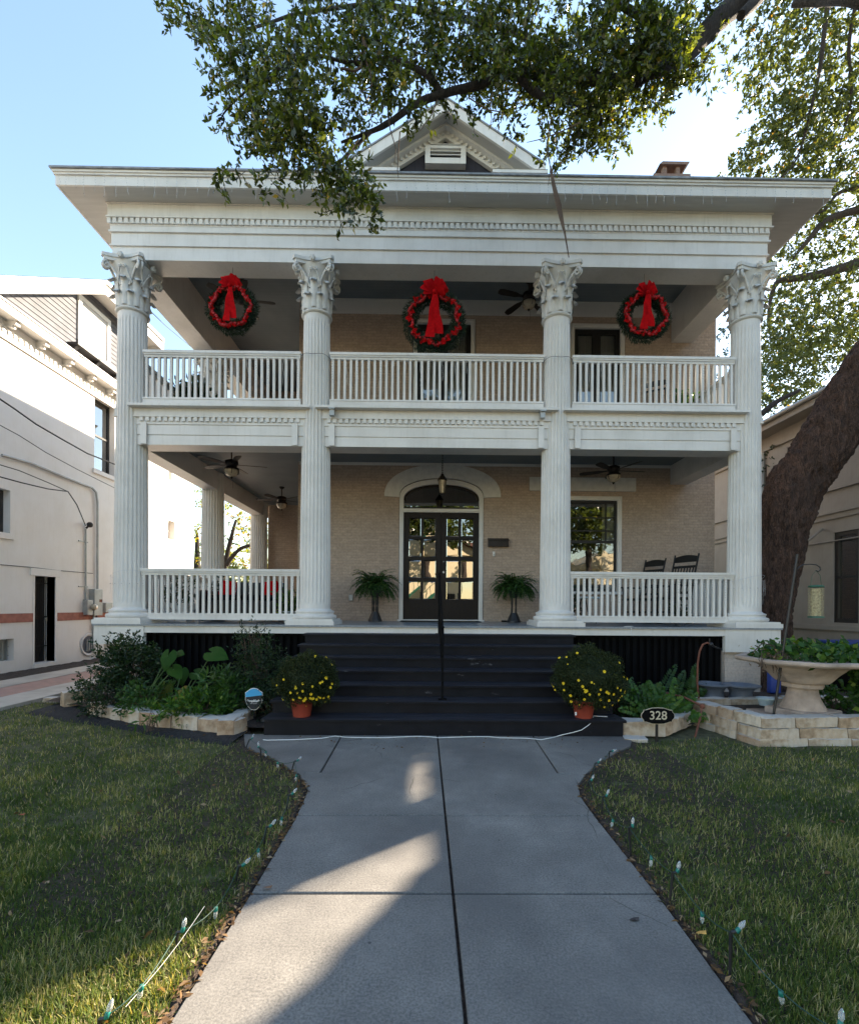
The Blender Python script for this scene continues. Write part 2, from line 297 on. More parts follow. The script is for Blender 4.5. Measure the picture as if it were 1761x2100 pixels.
# numpy leaf clouds
def nrm(a): return a/np.maximum(np.linalg.norm(a,axis=1,keepdims=True),1e-9)
def leaves(P,D,L,W,fold=.25,nd=None):
    n=len(P); D=nrm(D); r=nrm(RNG.normal(size=(n,3))) if nd is None else nrm(nd+RNG.normal(size=(n,3))*.5)
    S=nrm(np.cross(D,r)); Nn=np.cross(S,D); L=L[:,None]; W=W[:,None]
    v0=P; v1=P+D*L*.45-S*W*.5+Nn*W*fold; v2=P+D*L; v3=P+D*L*.45+S*W*.5+Nn*W*fold
    return np.stack([v0,v1,v2,v3],1).reshape(-1,3)
def leafmesh(name,V,tint,mat,parent=None,loc=(0,0,0),kv=4):
    """V: (n*kv,3) leaf quads"""
    org=np.array(ORG.get(parent.name,Vector((0,0,0)))) if parent is not None else np.array(loc,dtype=float)
    V=V-org; n=len(V)//kv; me=bpy.data.meshes.new(name); me.vertices.add(len(V)); me.vertices.foreach_set('co',V.astype(np.float32).ravel())
    me.loops.add(n*kv); me.loops.foreach_set('vertex_index',np.arange(n*kv,dtype=np.int32)); me.polygons.add(n); me.polygons.foreach_set('loop_start',np.arange(0,n*kv,kv,dtype=np.int32))
    at=me.attributes.new('tint','FLOAT','POINT'); at.data.foreach_set('value',np.repeat(tint,kv).astype(np.float32)); me.update(calc_edges=True); me.validate()
    o=bpy.data.objects.new(name,me); COL.objects.link(o); me.materials.append(M[mat]); 
    if parent is not None: o.parent=parent
    else: o.location=tuple(org)
    ORG[o.name]=Vector(org); return o
def sprays(C,n_per,twig,L,W,spread=.5,droop=.3,D=None):
    """C twig origins; returns leaf verts, tints, twig segments"""
    n=len(C); D=nrm(RNG.normal(size=(n,3))) if D is None else nrm(D+RNG.normal(size=(n,3))*.45); D[:,2]-=droop; D=nrm(D)
    tl=twig*RNG.uniform(.6,1.3,n); k=n_per; t=RNG.uniform(.1,1,(n,k)); P=C[:,None,:]+D[:,None,:]*(t*tl[:,None])[:,:,None]
    P=P+RNG.normal(size=P.shape)*twig*.05; ld=D[:,None,:]*.5+RNG.normal(size=(n,k,3))*spread; P=P.reshape(-1,3); ld=ld.reshape(-1,3)
    m=len(P); Lr=L*RNG.uniform(.6,1.25,m); V=leaves(P,ld,Lr,Lr*W/L); base=RNG.uniform(0,.5,n)
    ti=(np.repeat(base,k)+RNG.uniform(0,.45,m)); far=RNG.random(m)<.012; ti[far]=1.; return V,np.clip(ti,0,1),(C,C+D*tl[:,None])
def twigmesh(mb,segs,r=.004,frac=1.):
    for a,b in zip(*segs):
        if random.random()<frac: mb.tube([a,b],[r,r*.5],3,False,False)
def blobpts(blobs,dens):
    out=[]
    for x,y,r,Y,dY in blobs:
        c=np.array(U(x,y,Y)); R=r*Y/F; n=max(3,int(dens*r*r/1000)); p=RNG.normal(size=(n,3)); p=nrm(p)*(RNG.random((n,1))**(1/2.2)); p[:,0]*=R; p[:,2]*=R*.92; p[:,1]*=dY; out.append(c+p)
    return np.concatenate(out)
# ================================================================ THE MANSION
CXS=[-5.17,-1.93,2.33,5.72]; CY=8.5; FZ=1.265; UF=5.02; EZ=7.57; SOF=8.51
H=thing('house',(.27,8.1,0),'white two-storey colonnaded house with tan brick walls and double front porch','house')
# ---- column
def capital_mb():
    z0=0.; mb=MB()   # z from 0 (necking) to .93 (abacus top)
    mb.lathe([(.245,0),(.275,.012),(.285,.03),(.275,.05),(.25,.06),(.245,.08),(.24,.35),(.25,.55),(.28,.68),(.33,.78),(.34,.8)],(0,0,0),32)
    def leaf(a,zb,h,w,r0,curl):
        vs=[];fs=[];n=9
        for i in range(n):
            t=i/(n-1)
            if t<.7: z=zb+h*t/.7; rr=r0+.03*t
            else:
                q=(t-.7)/.3*PI*.95; z=zb+h+curl*.55*math.sin(q)*1.; rr=r0+.03*.7+curl*(1-math.cos(q))*.75; z-=curl*.5*(1-math.cos(q))*.5
            ww=w*(1-.45*abs(t-.35))*(1+.18*(i%2))
            for k,(s,ex) in enumerate(((-1,-.012),(-.5,.006),(0,.02),(.5,.006),(1,-.012))):
                an=a+s*ww/2/rr; R=rr+ex; vs.append((R*math.cos(an),R*math.sin(an),z))
        for i in range(n-1):
            for k in range(4): fs.append((i*5+k,i*5+k+1,(i+1)*5+k+1,(i+1)*5+k))
        o=len(vs); vs2=[(x*.93,y*.93,z) for x,y,z in vs]; mb.add(vs,fs,True); mb.add(vs2,[f[::-1] for f in fs],True)
        # side ribs
    for k in range(8): leaf(2*PI*(k+.5)/8,.06,.22,.155,.25,.065)
    for k in range(8): leaf(2*PI*k/8,.08,.42,.15,.26,.075)
    # volutes
    for k in range(4):
        a=PI/4+k*PI/2; 
        for s in(-1,1):
            aa=a+s*.08; path=[]
            for i in range(5):
                t=i/4; path.append(((.25+.16*t*t)*math.cos(a+s*(.42*(1-t)+.05)),(.25+.16*t*t)*math.sin(a+s*(.42*(1-t)+.05)),.42+.34*t))
            for i in range(15):
                q=-PI*.5*0+PI/2-i*PI*2.6/14; rr=.068*(1-i/18); cx=.425; path.append(((cx+rr*math.cos(q))*math.cos(a)-s*.03*math.sin(a),(cx+rr*math.cos(q))*math.sin(a)+s*.03*math.cos(a),.71+rr*math.sin(q)))
            mb.tube(path,[.022]*5+[.022-.0005*i for i in range(15)],6)
        # small inner helices
        for s in(-1,1):
            a2=k*PI/2; path=[((.27+.05*t)*math.cos(a2+s*(.5-.33*t)),(.27+.05*t)*math.sin(a2+s*(.5-.33*t)),.45+.22*t) for t in(0,.35,.7,1)]
            c2=a2+s*.14
            for i in range(8):
                q=i*.8; rr=.03*(1-i/10); path.append((.335*math.cos(c2)-math.sin(c2)*rr*math.cos(q)*-s,.335*math.sin(c2)+math.cos(c2)*rr*math.cos(q)*-s,.69+rr*math.sin(q)))
            mb.tube(path,.014,5)
        mb.ball((.37*math.cos(k*PI/2),.37*math.sin(k*PI/2),.84),.052,8,6); 
        for j in range(6): mb.ball((.40*math.cos(k*PI/2)-math.sin(k*PI/2)*.035*math.cos(j*PI/3),.40*math.sin(k*PI/2)+math.cos(k*PI/2)*.035*math.cos(j*PI/3),.84+.035*math.sin(j*PI/3)),.018,6,4)
    # abacus with concave sides
    for (sc,za,zb) in((.94,.79,.845),(1.,.845,.90)):
        pts=[]
        for k in range(4):
            a0=PI/4+k*PI/2; c=.50*sc
            # corner chamfer
            ax,ay=math.cos(a0),math.sin(a0); tx,ty=-ay,ax
            A=(c*ax-tx*.035,c*ay-ty*.035); B=(c*ax+tx*.035,c*ay+ty*.035); pts.append(A); pts.append(B)
            a1=a0+PI/2; bx,by=math.cos(a1),math.sin(a1); Cc=(c*bx+by*.035,c*by-bx*.035)
            for i in range(1,8):
                t=i/8; x=B[0]*(1-t)+Cc[0]*t; y=B[1]*(1-t)+Cc[1]*t; d=.075*math.sin(PI*t); m=(a0+a1)/2; pts.append((x-math.cos(m)*d,y-math.sin(m)*d))
        mb.prism(pts,za,zb,'Z')
    return mb
def column(x,y,z0,z1,first=None,seam=None):
    """fluted two-storey corinthian column, parts under the house"""
    c=bpy.data.objects.new('column',None); COL.objects.link(c); c.parent=H; c.location=Vector((x,y,z0))-ORG['house']; ORG[c.name]=Vector((0,0,0))
    if first:
        for ch in kids(first):
            d=ch.copy(); COL.objects.link(d); d.parent=c
        return c
    h=z1-z0; b=MB(); b.box(-.41,.41,-.41,.41,0,.07); b.box(-.385,.385,-.385,.385,.07,.10)
    b.lathe([(.36,.10),(.375,.115),(.38,.14),(.37,.165),(.335,.175),(.325,.19),(.33,.205),(.34,.215),(.338,.235),(.295,.25),(.272,.275)],(0,0,0),40)
    b.build('base','white',c,local=True)
    s=MB(); seg=24; rings=[.0,.012,.03,.12,.25,.4,.55,.7,.85,.965,.985,1.]; hs0=.27; hs1=h-.93; vs=[]; sub=6
    for t in rings:
        r=.268-(.268-.226)*t**1.25; fl=0 if t<.02 or t>.98 else 1
        if t in(.03,.965): fl=.8
        for i in range(seg*sub):
            k=i%sub; a=2*PI*i/(seg*sub); d=[0,.0,.6,1,.6,.0][k]*.021*fl; rr=r-d; vs.append((rr*math.cos(a),rr*math.sin(a),hs0+(hs1-hs0)*t))
    n=seg*sub; s.add(vs,[(j*n+i,j*n+(i+1)%n,(j+1)*n+(i+1)%n,(j+1)*n+i) for j in range(len(rings)-1) for i in range(n)],False)
    s.build('shaft','white',c,local=True)
    cp=capital_mb().build('capital','plaster',c,local=True); cp.location=(0,0,h-.93); cp.scale=(.94,.94,1)
    return c
c0=column(CXS[0],CY,FZ,EZ+.03)
for x in CXS[1:]: column(x,CY,FZ,EZ+.03,c0)
for y in (11.75,15.0): column(CXS[0],y,FZ,EZ+.03,c0)
# ---- porch floor, fascia, piers, skirt
X0,X1=-5.55,6.10
mb=MB(); mb.box(X0,X1,8.06,10.75,1.235,FZ); mb.box(X0,-2.7,10.75,15.5,1.235,FZ); mb.build('porch_floor','floorp',H)
mb=MB(); mb.box(X0+.03,X1-.03,8.095,8.15,1.122,1.234); mb.box(X0+.02,-4.7,8.08,8.16,.925,1.233); mb.box(5.13,X1-.02,8.08,8.16,.85,1.233); mb.box(X0+.03,X0+.08,8.16,15.4,.93,1.233); mb.box(X1-.08,X1-.03,8.16,10.7,.85,1.233)
for x in(-3.1,.0,3.9): mb.box(x,x+.004,8.0935,8.0955,1.122,1.234)
mb.build('porch_fascia','white',H)
for xa,xb in((-5.42,-4.78),(5.18,5.80)):
    mb=MB(); mb.box(xa,xb,8.17,8.85,-.05,.93 if xa<0 else .86); mb.build('brick_pier','pier',H)
for xa,xb in((-4.78,-2.0),(2.5,5.16)):
    mb=MB(); n=int((xb-xa)/.118)
    mb.box(xa,xb,8.26,8.29,-.05,1.2)
    for i in range(n): xx=xa+.03+i*(xb-xa-.02)/n; mb.box(xx,xx+.062,8.215,8.245,-.02,1.14)
    mb.box(xa,xb,8.20,8.214,1.07,1.121); mb.build('porch_skirt','black',H)
mb=MB(); mb.box(X0+.12,X0+.15,8.9,15.3,-.05,.95); mb.box(X1-.15,X1-.12,8.9,10.7,-.05,.9); mb.build('porch_skirt','black',H)
# ---- walls
WY=10.7
def wall(name,mat,x0,x1,z0,z1,y0,y1,holes):
    mb=MB(); xs=sorted({x0,x1,*[h[0] for h in holes],*[h[1] for h in holes]})
    for a,b in zip(xs,xs[1:]):
        zz=z0
        for h in sorted([h for h in holes if h[0]<=a and h[1]>=b],key=lambda h:h[2]):
            if h[2]>zz: mb.box(a,b,y0,y1,zz,h[2])
            zz=h[3]
        if zz<z1: mb.box(a,b,y0,y1,zz,z1)
    return mb.build(name,mat,H)
DX0,DX1=-.47,1.22; WX0,WX1=2.62,4.42
wall('front_wall','brickF',-2.82,6.53,0,8.5,WY,WY+.22,[(DX0-.1,DX1+.1,FZ,4.45),(WX0,WX1,1.9,4.10),(-.3,1.12,5.0,8.03),(3.22,4.48,5.0,7.97)])
mb=MB(); mb.box(-2.81,-2.60,WY+.22,15.35,0,8.5); mb.box(6.31,6.52,WY+.22,18.7,0,8.5); mb.build('side_wall','brickS',H)
wall('rear_wall','brickF',-5.0,-2.82,0,8.5,15.35,15.55,[(-3.75,-2.95,FZ,3.6)])
mb=MB(); mb.box(-5.0,6.52,18.7,18.9,0,8.5); mb.box(-5.0,-4.8,15.55,18.7,0,8.5); mb.build('rear_wall','brickF',H)
# dark floor/void blockers
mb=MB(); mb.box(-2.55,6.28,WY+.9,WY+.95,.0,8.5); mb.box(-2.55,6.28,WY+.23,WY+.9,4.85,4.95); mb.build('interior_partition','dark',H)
# ---- ceilings, upper floor slab
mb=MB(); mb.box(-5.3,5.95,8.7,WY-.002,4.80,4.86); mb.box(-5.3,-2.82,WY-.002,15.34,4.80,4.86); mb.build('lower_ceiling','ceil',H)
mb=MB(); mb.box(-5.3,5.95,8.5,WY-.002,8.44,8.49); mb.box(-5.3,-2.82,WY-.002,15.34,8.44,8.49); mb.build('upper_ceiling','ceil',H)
mb=MB(); mb.box(-5.3,5.85,8.36,WY-.001,4.93,4.996); mb.box(-5.3,-2.82,WY-.001,15.34,4.93,4.996); mb.build('upper_floor','floorp',H)
mb=MB(); mb.box(-2.80,5.9,WY-.03,WY-.003,8.12,8.438); mb.box(-2.80,5.9,WY-.05,WY-.03,8.40,8.437); mb.build('frieze_board','whiteclean',H)
mb=MB(); mb.box(-2.8,5.9,WY-.03,WY-.003,4.74,4.798); mb.build('ceiling_moulding','whiteclean',H)
# ---- entablature
EX0,EX1=-5.44,5.98
mb=MB()
def ring(za,zb,p):   # band round front and both sides, proud by p
    mb.box(EX0-p,EX1+p,8.35-p,8.75,za,zb); mb.box(EX0-p,-4.98,8.75,15.5,za,zb); mb.box(5.52,EX1+p,8.75,WY+.0,za,zb)
ring(EZ,7.80,0); ring(7.80,7.825,.03); ring(7.825,8.03,.012); ring(8.03,8.06,.045); ring(8.06,8.14,.024); ring(8.14,8.26,.03); ring(8.26,8.285,.075)
# crown cove
ring(8.285,8.49,.055); ring(8.49,8.509,.075)
ent=mb.build('entablature','white',H)
mb=MB(); n=int((EX1-EX0+.1)/.098)
for i in range(n):
    x=EX0-.06+i*(EX1-EX0+.1)/n; mb.box(x,x+.064,8.29,8.319,8.165,8.258); 
    mb.box(x+.064,x+.08,8.295,8.319,8.165,8.19)
for y in np.arange(8.4,15.3,.098): mb.box(EX0-.08,EX0-.031,y,y+.056,8.155,8.258); 
for y in np.arange(8.4,10.6,.098): mb.box(EX1+.031,EX1+.08,y,y+.056,8.155,8.258)
mb.build('dentil_row','white',ent)
mb=MB(); mb.box(EX0+.08,EX1-.08,8.751,8.80,7.62,7.70); mb.box(EX0+.08,EX1-.08,8.751,8.79,7.58,7.605); mb.build('beam_moulding','white',ent)
# ---- eaves
ex0,ex1,ey0,ey1=-6.12,6.79,7.95,19.4
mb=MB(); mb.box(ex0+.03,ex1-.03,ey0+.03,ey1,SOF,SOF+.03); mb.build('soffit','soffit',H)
mb=MB(); mb.box(ex0,ex1,ey0,ey0+.03,SOF-.004,8.665); mb.box(ex0,ex0+.03,ey0+.03,ey1,SOF-.004,8.665); mb.box(ex1-.03,ex1,ey0+.03,ey1,SOF-.004,8.665)
mb.box(ex0-.02,ex1+.02,ey0-.02,ey0+.05,8.666,8.70); mb.box(ex0-.035,ex1+.035,ey0-.04,ey0+.05,8.70,8.735)
mb.box(ex0-.02,ex0+.05,ey0+.05,ey1,8.666,8.70); mb.box(ex0-.035,ex0+.05,ey0+.05,ey1,8.70,8.735); mb.box(ex1-.05,ex1+.035,ey0+.05,ey1,8.666,8.735)
mb.build('eave_fascia','white',H)
mb=MB(); random.seed(3)
x=ex0-.06
while x<ex1+.05:
    w=random.uniform(.6,1.6); x2=min(x+w,ex1+.06); d=random.uniform(-.006,.006); mb.box(x,x2-.004,ey0-.07+d,ey0+.1,8.737,8.765+d); x=x2
mb.box(ex0-.06,ex0+.1,ey0+.1,ey1,8.737,8.765); mb.box(ex1-.1,ex1+.06,ey0+.1,ey1,8.737,8.765); mb.build('drip_edge','flash',H)
rp=.76; ry=(ey1-ey0)/2; rz=8.768; mid=(ey0+ey1)/2; top=rz+rp*ry
mb=MB(); a,b,c,d=(ex0-.05,ey0-.06,rz),(ex1+.05,ey0-.06,rz),(ex1+.05,ey1+.05,rz),(ex0-.05,ey1+.05,rz); e,f=(ex0+ry,mid,top),(ex1-ry,mid,top)
mb.add([a,b,c,d,e,f],[(0,1,5,4),(1,2,5),(2,3,4,5),(3,0,4),(3,2,1,0)]); mb.build('roof','roof',H)
# ---- pediment dormer
PX=.36; PY=9.0; pa=U(902,203,9.).z; pb=U(1119,340,9.).z; hw=U(1119,340,9.).x-PX; pd=bpy.data.objects.new('pediment',None); COL.objects.link(pd); pd.parent=H; pd.location=Vector((PX,PY,pb))-ORG['house']; ORG[pd.name]=Vector((PX,PY,pb))
def rake(y0,y1,o0,o1,inset=0):  # raking band between offsets below the roof line
    m=MB(); s=(pa-pb)/hw
    for sg in(-1,1):
        pts=[(PX,pa-o0),(PX+sg*(hw),pb-o0),(PX+sg*(hw),pb-o1),(PX,pa-o1)]
        m.prism(pts if sg>0 else pts[::-1],y0,y1,'Y')
    return m
rake(PY,PY+.05,.0,.20).build('rake_fascia','white',pd)
rake(PY-.02,PY+3.6,-.035,-.004).build('roof','flash',pd)
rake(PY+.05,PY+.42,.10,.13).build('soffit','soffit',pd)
rake(PY+.30,PY+.45,.131,.18).build('raking_cornice','white',pd)
rake(PY+.42,PY+.50,.181,.31).build('raking_frieze','white',pd)
mb=MB(); s=(pa-pb)/hw
for sg in(-1,1):
    for i in range(22):
        x=PX+sg*(.05+i*.09); z=pa-.183-s*(abs(x-PX)); mb.box(x-.022,x+.022,PY+.385,PY+.419,z-.055,z)
mb.build('dentil_row','white',pd)
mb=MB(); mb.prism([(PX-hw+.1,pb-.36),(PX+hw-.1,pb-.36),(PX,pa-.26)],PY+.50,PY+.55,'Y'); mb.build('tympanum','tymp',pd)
zb=pb+.03
for sg in(-1,1):
    mb=MB(); xa=PX+sg*(hw*.48); xb=PX+sg*(hw+.0); mb.box(min(xa,xb),max(xa,xb),PY-.0,PY+.5,zb-.34,zb-.20); mb.box(min(xa,xb)-.03,max(xa,xb)+.03,PY-.04,PY+.5,zb-.20,zb-.14); 
    m2=[(min(xa,xb)-.03,PY-.05),(max(xa,xb)+.03,PY-.05),(max(xa,xb)+.03,PY+.5),(min(xa,xb)-.03,PY+.5)]
    mb.add([(p[0],p[1],zb-.139) for p in m2[:2]]+[(m2[2][0],m2[2][1],zb-.02),(m2[3][0],m2[3][1],zb-.02)],[(0,1,2,3)]); mb.build('cornice_return','white',pd)
mb=MB(); vz0,vz1=U(870,383,9.35).z,U(870,318,9.35).z
vz0=U(896,324,9.36).z; vz1=U(896,303,9.36).z; vx0,vx1=PX-.30,PX+.30
mb.box(vx0-.10,vx1+.10,PY+.36,PY+.50,vz0-.10,vz0); mb.box(vx0-.10,vx0,PY+.36,PY+.50,vz0,vz1+.05); mb.box(vx1,vx1+.10,PY+.36,PY+.50,vz0,vz1+.05); mb.box(vx0,vx1,PY+.36,PY+.50,vz1,vz1+.05)
vent=mb.build('vent','white',pd)
mb=MB()
for i in range(5): z=vz0+.03+i*.068; mb.add([(vx0,PY+.38,z),(vx1,PY+.38,z),(vx1,PY+.46,z+.05),(vx0,PY+.46,z+.05),(vx0,PY+.38,z-.012),(vx1,PY+.38,z-.012),(vx1,PY+.46,z+.038),(vx0,PY+.46,z+.038)],[(0,1,2,3),(4,7,6,5),(0,4,5,1)])
mb.build('louvre','whiteclean',vent)
mb=MB(); sp=(pa-pb)/hw
mb.prism([(PX-hw+.5,pb-.45),(PX+hw-.5,pb-.45),(PX,pa-.15)],PY+.56,PY+3.6,'Y'); mb.build('dormer_body','white',pd)
# ---- chimney
ch=MB(); cx=6.22; cyy=12.2; ch.box(cx-.30,cx+.40,cyy,cyy+.6,9,12.52); ch.box(cx-.44,cx+.50,cyy-.08,cyy+.68,12.52,12.68); chm=ch.build('chimney','chim',H)
mb=MB()
for dx in(-.16,.18): mb.box(cx+dx,cx+dx+.1,cyy+.02,cyy+.12,12.68,12.95); mb.box(cx+dx,cx+dx+.1,cyy+.45,cyy+.55,12.68,12.95)
mb.prism([(cx-.28,12.95),(cx+.42,12.95),(cx+.50,13.02),(cx-.2,13.02)],cyy-.05,cyy+.65,'Y'); mb.build('chimney_cap','chim',chm)
# ---- second floor lintels
mb=MB(); LX=[(-5.44,-5.05),(5.6,5.98)]
def lint(za,zb,p): mb.box(-5.33-p,5.87+p,8.35-p,8.72,za,zb); mb.box(-5.33-p,-4.98,8.72,15.3,za,zb); mb.box(5.52,5.87+p,8.72,WY,za,zb)
lint(4.37,4.53,0); lint(4.53,4.545,-.012); lint(4.545,4.72,.006); lint(4.72,4.735,.022); lint(4.735,4.84,.014); lint(4.84,4.862,.05); lint(4.862,4.99,.035)
for a,b in((-5.03,-2.03),(-1.84,2.24),(2.44,5.55)): mb.box(a-.05,b+.05,8.19,8.33,4.99,5.03)
mb.box(-5.36,-4.98,8.331,15.3,4.991,5.028); mb.box(5.52,5.90,8.331,WY,4.991,5.028)
sb=mb.build('storey_beam','white',H)
mb=MB()
for a,b in((-4.93,-2.14),(-1.70,2.10),(2.58,5.48)):
    n=round((b-a)/.1025)
    for i in range(n): x=a+i*(b-a)/n; mb.box(x,x+.060,8.305,8.334,4.770,4.838)
mb.build('dentil_row','white',sb)
for x in(-4.86,-2.26,-1.62,2.02,2.66,5.40): mb=MB(); mb.box(x-.05,x+.05,8.30,8.325,4.372,4.735); mb.build('pilaster_strip','white',sb)
for x in(-1.6,2.02): mb=MB(); mb.box(x-.04,x+.04,8.20,8.28,4.86,4.96); mb.box(x-.05,x+.05,8.17,8.28,4.96,4.985); mb.build('rail_bracket','metalgrey',sb)
# ---- balustrades
def balus(xa,xb,zt,zbt,zb0,zb1,y=8.42,taper=False):
    m=MB(); m.box(xa,xb,y-.055,y+.055,zt-.045,zt); m.box(xa+.01,xb-.01,y-.04,y+.04,zt-.075,zt-.046); m.box(xa+.01,xb-.01,y-.028,y+.028,zt-.115,zt-.076)
    m.box(xa,xb,y-.045,y+.045,zbt-.03,zbt)
    if taper: m.prism([(xa,zbt-.031),(xa+.10,zb0),(xb-.10,zb0),(xb,zbt-.031)],y-.035,y+.035,'Y')
    else: m.box(xa,xb,y-.035,y+.035,zb0,zbt-.031)
    o=m.build('balustrade','white',H); m=MB(); n=round((xb-xa)/.104)
    for i in range(n):
        x=xa+(i+.5)*(xb-xa)/n; j=random.uniform(-.006,.006); m.add([(x-.021,y-.02,zbt),(x+.021,y-.02,zbt),(x+.021,y+.02,zbt),(x-.021,y+.02,zbt),(x-.021+j,y-.02,zt-.114),(x+.021+j,y-.02,zt-.114),(x+.021+j,y+.02,zt-.114),(x-.021+j,y+.02,zt-.114)],[(3,2,1,0),(4,5,6,7),(0,1,5,4),(1,2,6,5),(2,3,7,6),(3,0,4,7)])
    m.build('baluster_row','white',o); return o
bays=[(CXS[0]+.25,CXS[1]-.25),(CXS[1]+.25,CXS[2]-.25),(CXS[2]+.25,CXS[3]-.25)]
for a,b in bays: balus(a,b,6.03,5.21,5.09,0)
for a,b in(bays[0],bays[2]): balus(a-.02,b+.02,2.225,1.45,1.335,0,8.42,True)
def balus_y(x,ya,yb,zt,zbt,zb0):
    m=MB(); m.box(x-.055,x+.055,ya,yb,zt-.045,zt); m.box(x-.028,x+.028,ya,yb,zt-.115,zt-.046); m.box(x-.045,x+.045,ya,yb,zb0,zbt); o=m.build('balustrade','white',H); m=MB(); n=round((yb-ya)/.104)
    for i in range(n): y=ya+(i+.5)*(yb-ya)/n; m.box(x-.02,x+.02,y-.021,y+.021,zbt+.0005,zt-.1155)
    m.build('baluster_row','white',o)
for zt,zbt,zb0 in((6.03,5.21,5.09),(2.225,1.45,1.335)):
    balus_y(-5.17,8.8,11.45,zt,zbt,zb0); balus_y(-5.17,12.05,14.7,zt,zbt,zb0); balus_y(5.72,8.8,WY-.01,zt,zbt,zb0)
# ---- front door
dr=bpy.data.objects.new('front_door',None); COL.objects.link(dr); dr.parent=H; dr.location=Vector((.37,WY,FZ))-ORG['house']; ORG[dr.name]=Vector((.37,WY,FZ))
mb=MB()  # casing with segmental arch
def arcpts(cx,cz,hw_,rise,n=20,z0=None): # points from left spring to right spring (half ellipse-ish)
    return [(cx-hw_*math.cos(PI*i/n),cz+rise*math.sin(PI*i/n)**.85) for i in range(n+1)]
cx=(DX0+DX1)/2; hwd=(DX1-DX0)/2; spring=3.93
def archband(m,outer,inner,y0,y1):
    n=len(outer)
    for i in range(n-1):
        m.prism([outer[i],outer[i+1],inner[i+1],inner[i]],y0,y1,'Y')
archband(mb,arcpts(cx,4.02,hwd+.09,.42),arcpts(cx,3.98,hwd-.0,.35),WY-.03,WY+.12)
archband(mb,arcpts(cx,4.02,hwd+.05,.38),arcpts(cx,3.98,hwd+.0,.355),WY-.045,WY-.031)
for s in(-1,1):
    xa=cx+s*hwd; xb=cx+s*(hwd+.09); mb.box(min(xa,xb),max(xa,xb),WY-.03,WY+.12,FZ,4.02)
    xa=cx+s*(hwd+.02); xb=cx+s*(hwd+.06); mb.box(min(xa,xb),max(xa,xb),WY-.045,WY-.031,FZ,4.0)
mb.box(DX0,DX1,WY-.02,WY+.12,3.70,3.78); mb.box(DX0-.02,DX1+.02,WY-.04,WY-.021,3.72,3.765); mb.box(DX0-.12,DX1+.12,WY-.09,WY+.1,FZ+.001,FZ+.035)
mb.build('door_casing','whiteclean',dr)
mb=MB(); mb.prism(arcpts(cx,3.98,hwd,.35)+[(DX1,3.78),(DX0,3.78)],WY+.07,WY+.075,'Y'); tl=mb.build('fanlight','mirror',dr)
mb=MB(); archband(mb,arcpts(cx,3.98,hwd,.35),arcpts(cx,3.97,hwd-.045,.31),WY+.03,WY+.09); mb.box(DX0,DX1,WY+.03,WY+.09,3.781,3.82); mb.build('fanlight_frame','doorwood',tl)
def leafdoor(xa,xb,knob):
    m=MB(); z0,z1=FZ+.036,3.70; ya,yb=WY+.03,WY+.075
    d1=.11; pw=(xb-xa-2*d1-.045)/2; rows=[(1250+0,0)]
    zr=[U(0,0,1).z]*0
    zs=[(U(900,y2,WY).z,U(900,y1,WY).z) for y1,y2 in((1062,1100),(1105.5,1142),(1149,1185.5),(1192,1229.5))]
    m.box(xa,xa+d1,ya,yb,z0,z1); m.box(xb-d1,xb,ya,yb,z0,z1); cols=[(xa+d1,xa+d1+pw),(xb-d1-pw,xb-d1)]
    m.box(cols[0][1],cols[1][0],ya,yb,zs[3][0],zs[0][1])
    m.box(xa+d1,xb-d1,ya,yb,zs[0][1],z1); m.box(xa+d1,xb-d1,ya,yb,z0,zs[3][0])
    for i in range(3): 
        for c in cols: m.box(c[0],c[1],ya,yb,zs[i+1][1],zs[i][0])
    o=m.build('door_leaf','doorwood',dr)
    for z0_,z1_ in zs:
        for c in cols:
            g=MB(); a,b=c; bv=.022; y=WY+.05; ti=random.uniform(-.004,.004)
            vs=[(a,y,z0_),(b,y,z0_),(b,y,z1_),(a,y,z1_),(a+bv,y-.005+ti,z0_+bv),(b-bv,y-.005-ti,z0_+bv),(b-bv,y-.005-ti,z1_-bv),(a+bv,y-.005+ti,z1_-bv)]
            g.add(vs,[(4,5,6,7),(0,1,5,4),(1,2,6,5),(2,3,7,6),(3,0,4,7)]); g.build('pane','mirror',o)
    if knob:
        k=MB(); k.ball((xa+.055,WY-.0,2.36),.028); k.tube([(xa+.055,WY+.03,2.36),(xa+.055,WY,2.36)],.012); k.build('knob','whiteclean',o)
        k=MB(); k.ball((xa+.055,WY+.02,2.6),.018); k.build('lock','metalgrey',o)
leafdoor(DX0+.004,cx-.004,False); leafdoor(cx+.004,DX1-.004,True)
mb=MB(); mb.box(DX0,DX1,WY+.3,WY+.33,FZ,4.3); mb.build('door_interior','dark',dr)
# big white segmental hood
outer=arcpts(.40,4.05,1.30,.72,28); inner=arcpts(cx,4.03,hwd+.095,.43,28)
mb=MB(); archband(mb,outer,inner,WY-.045,WY-.004); mb.build('door_hood','plaster',H)
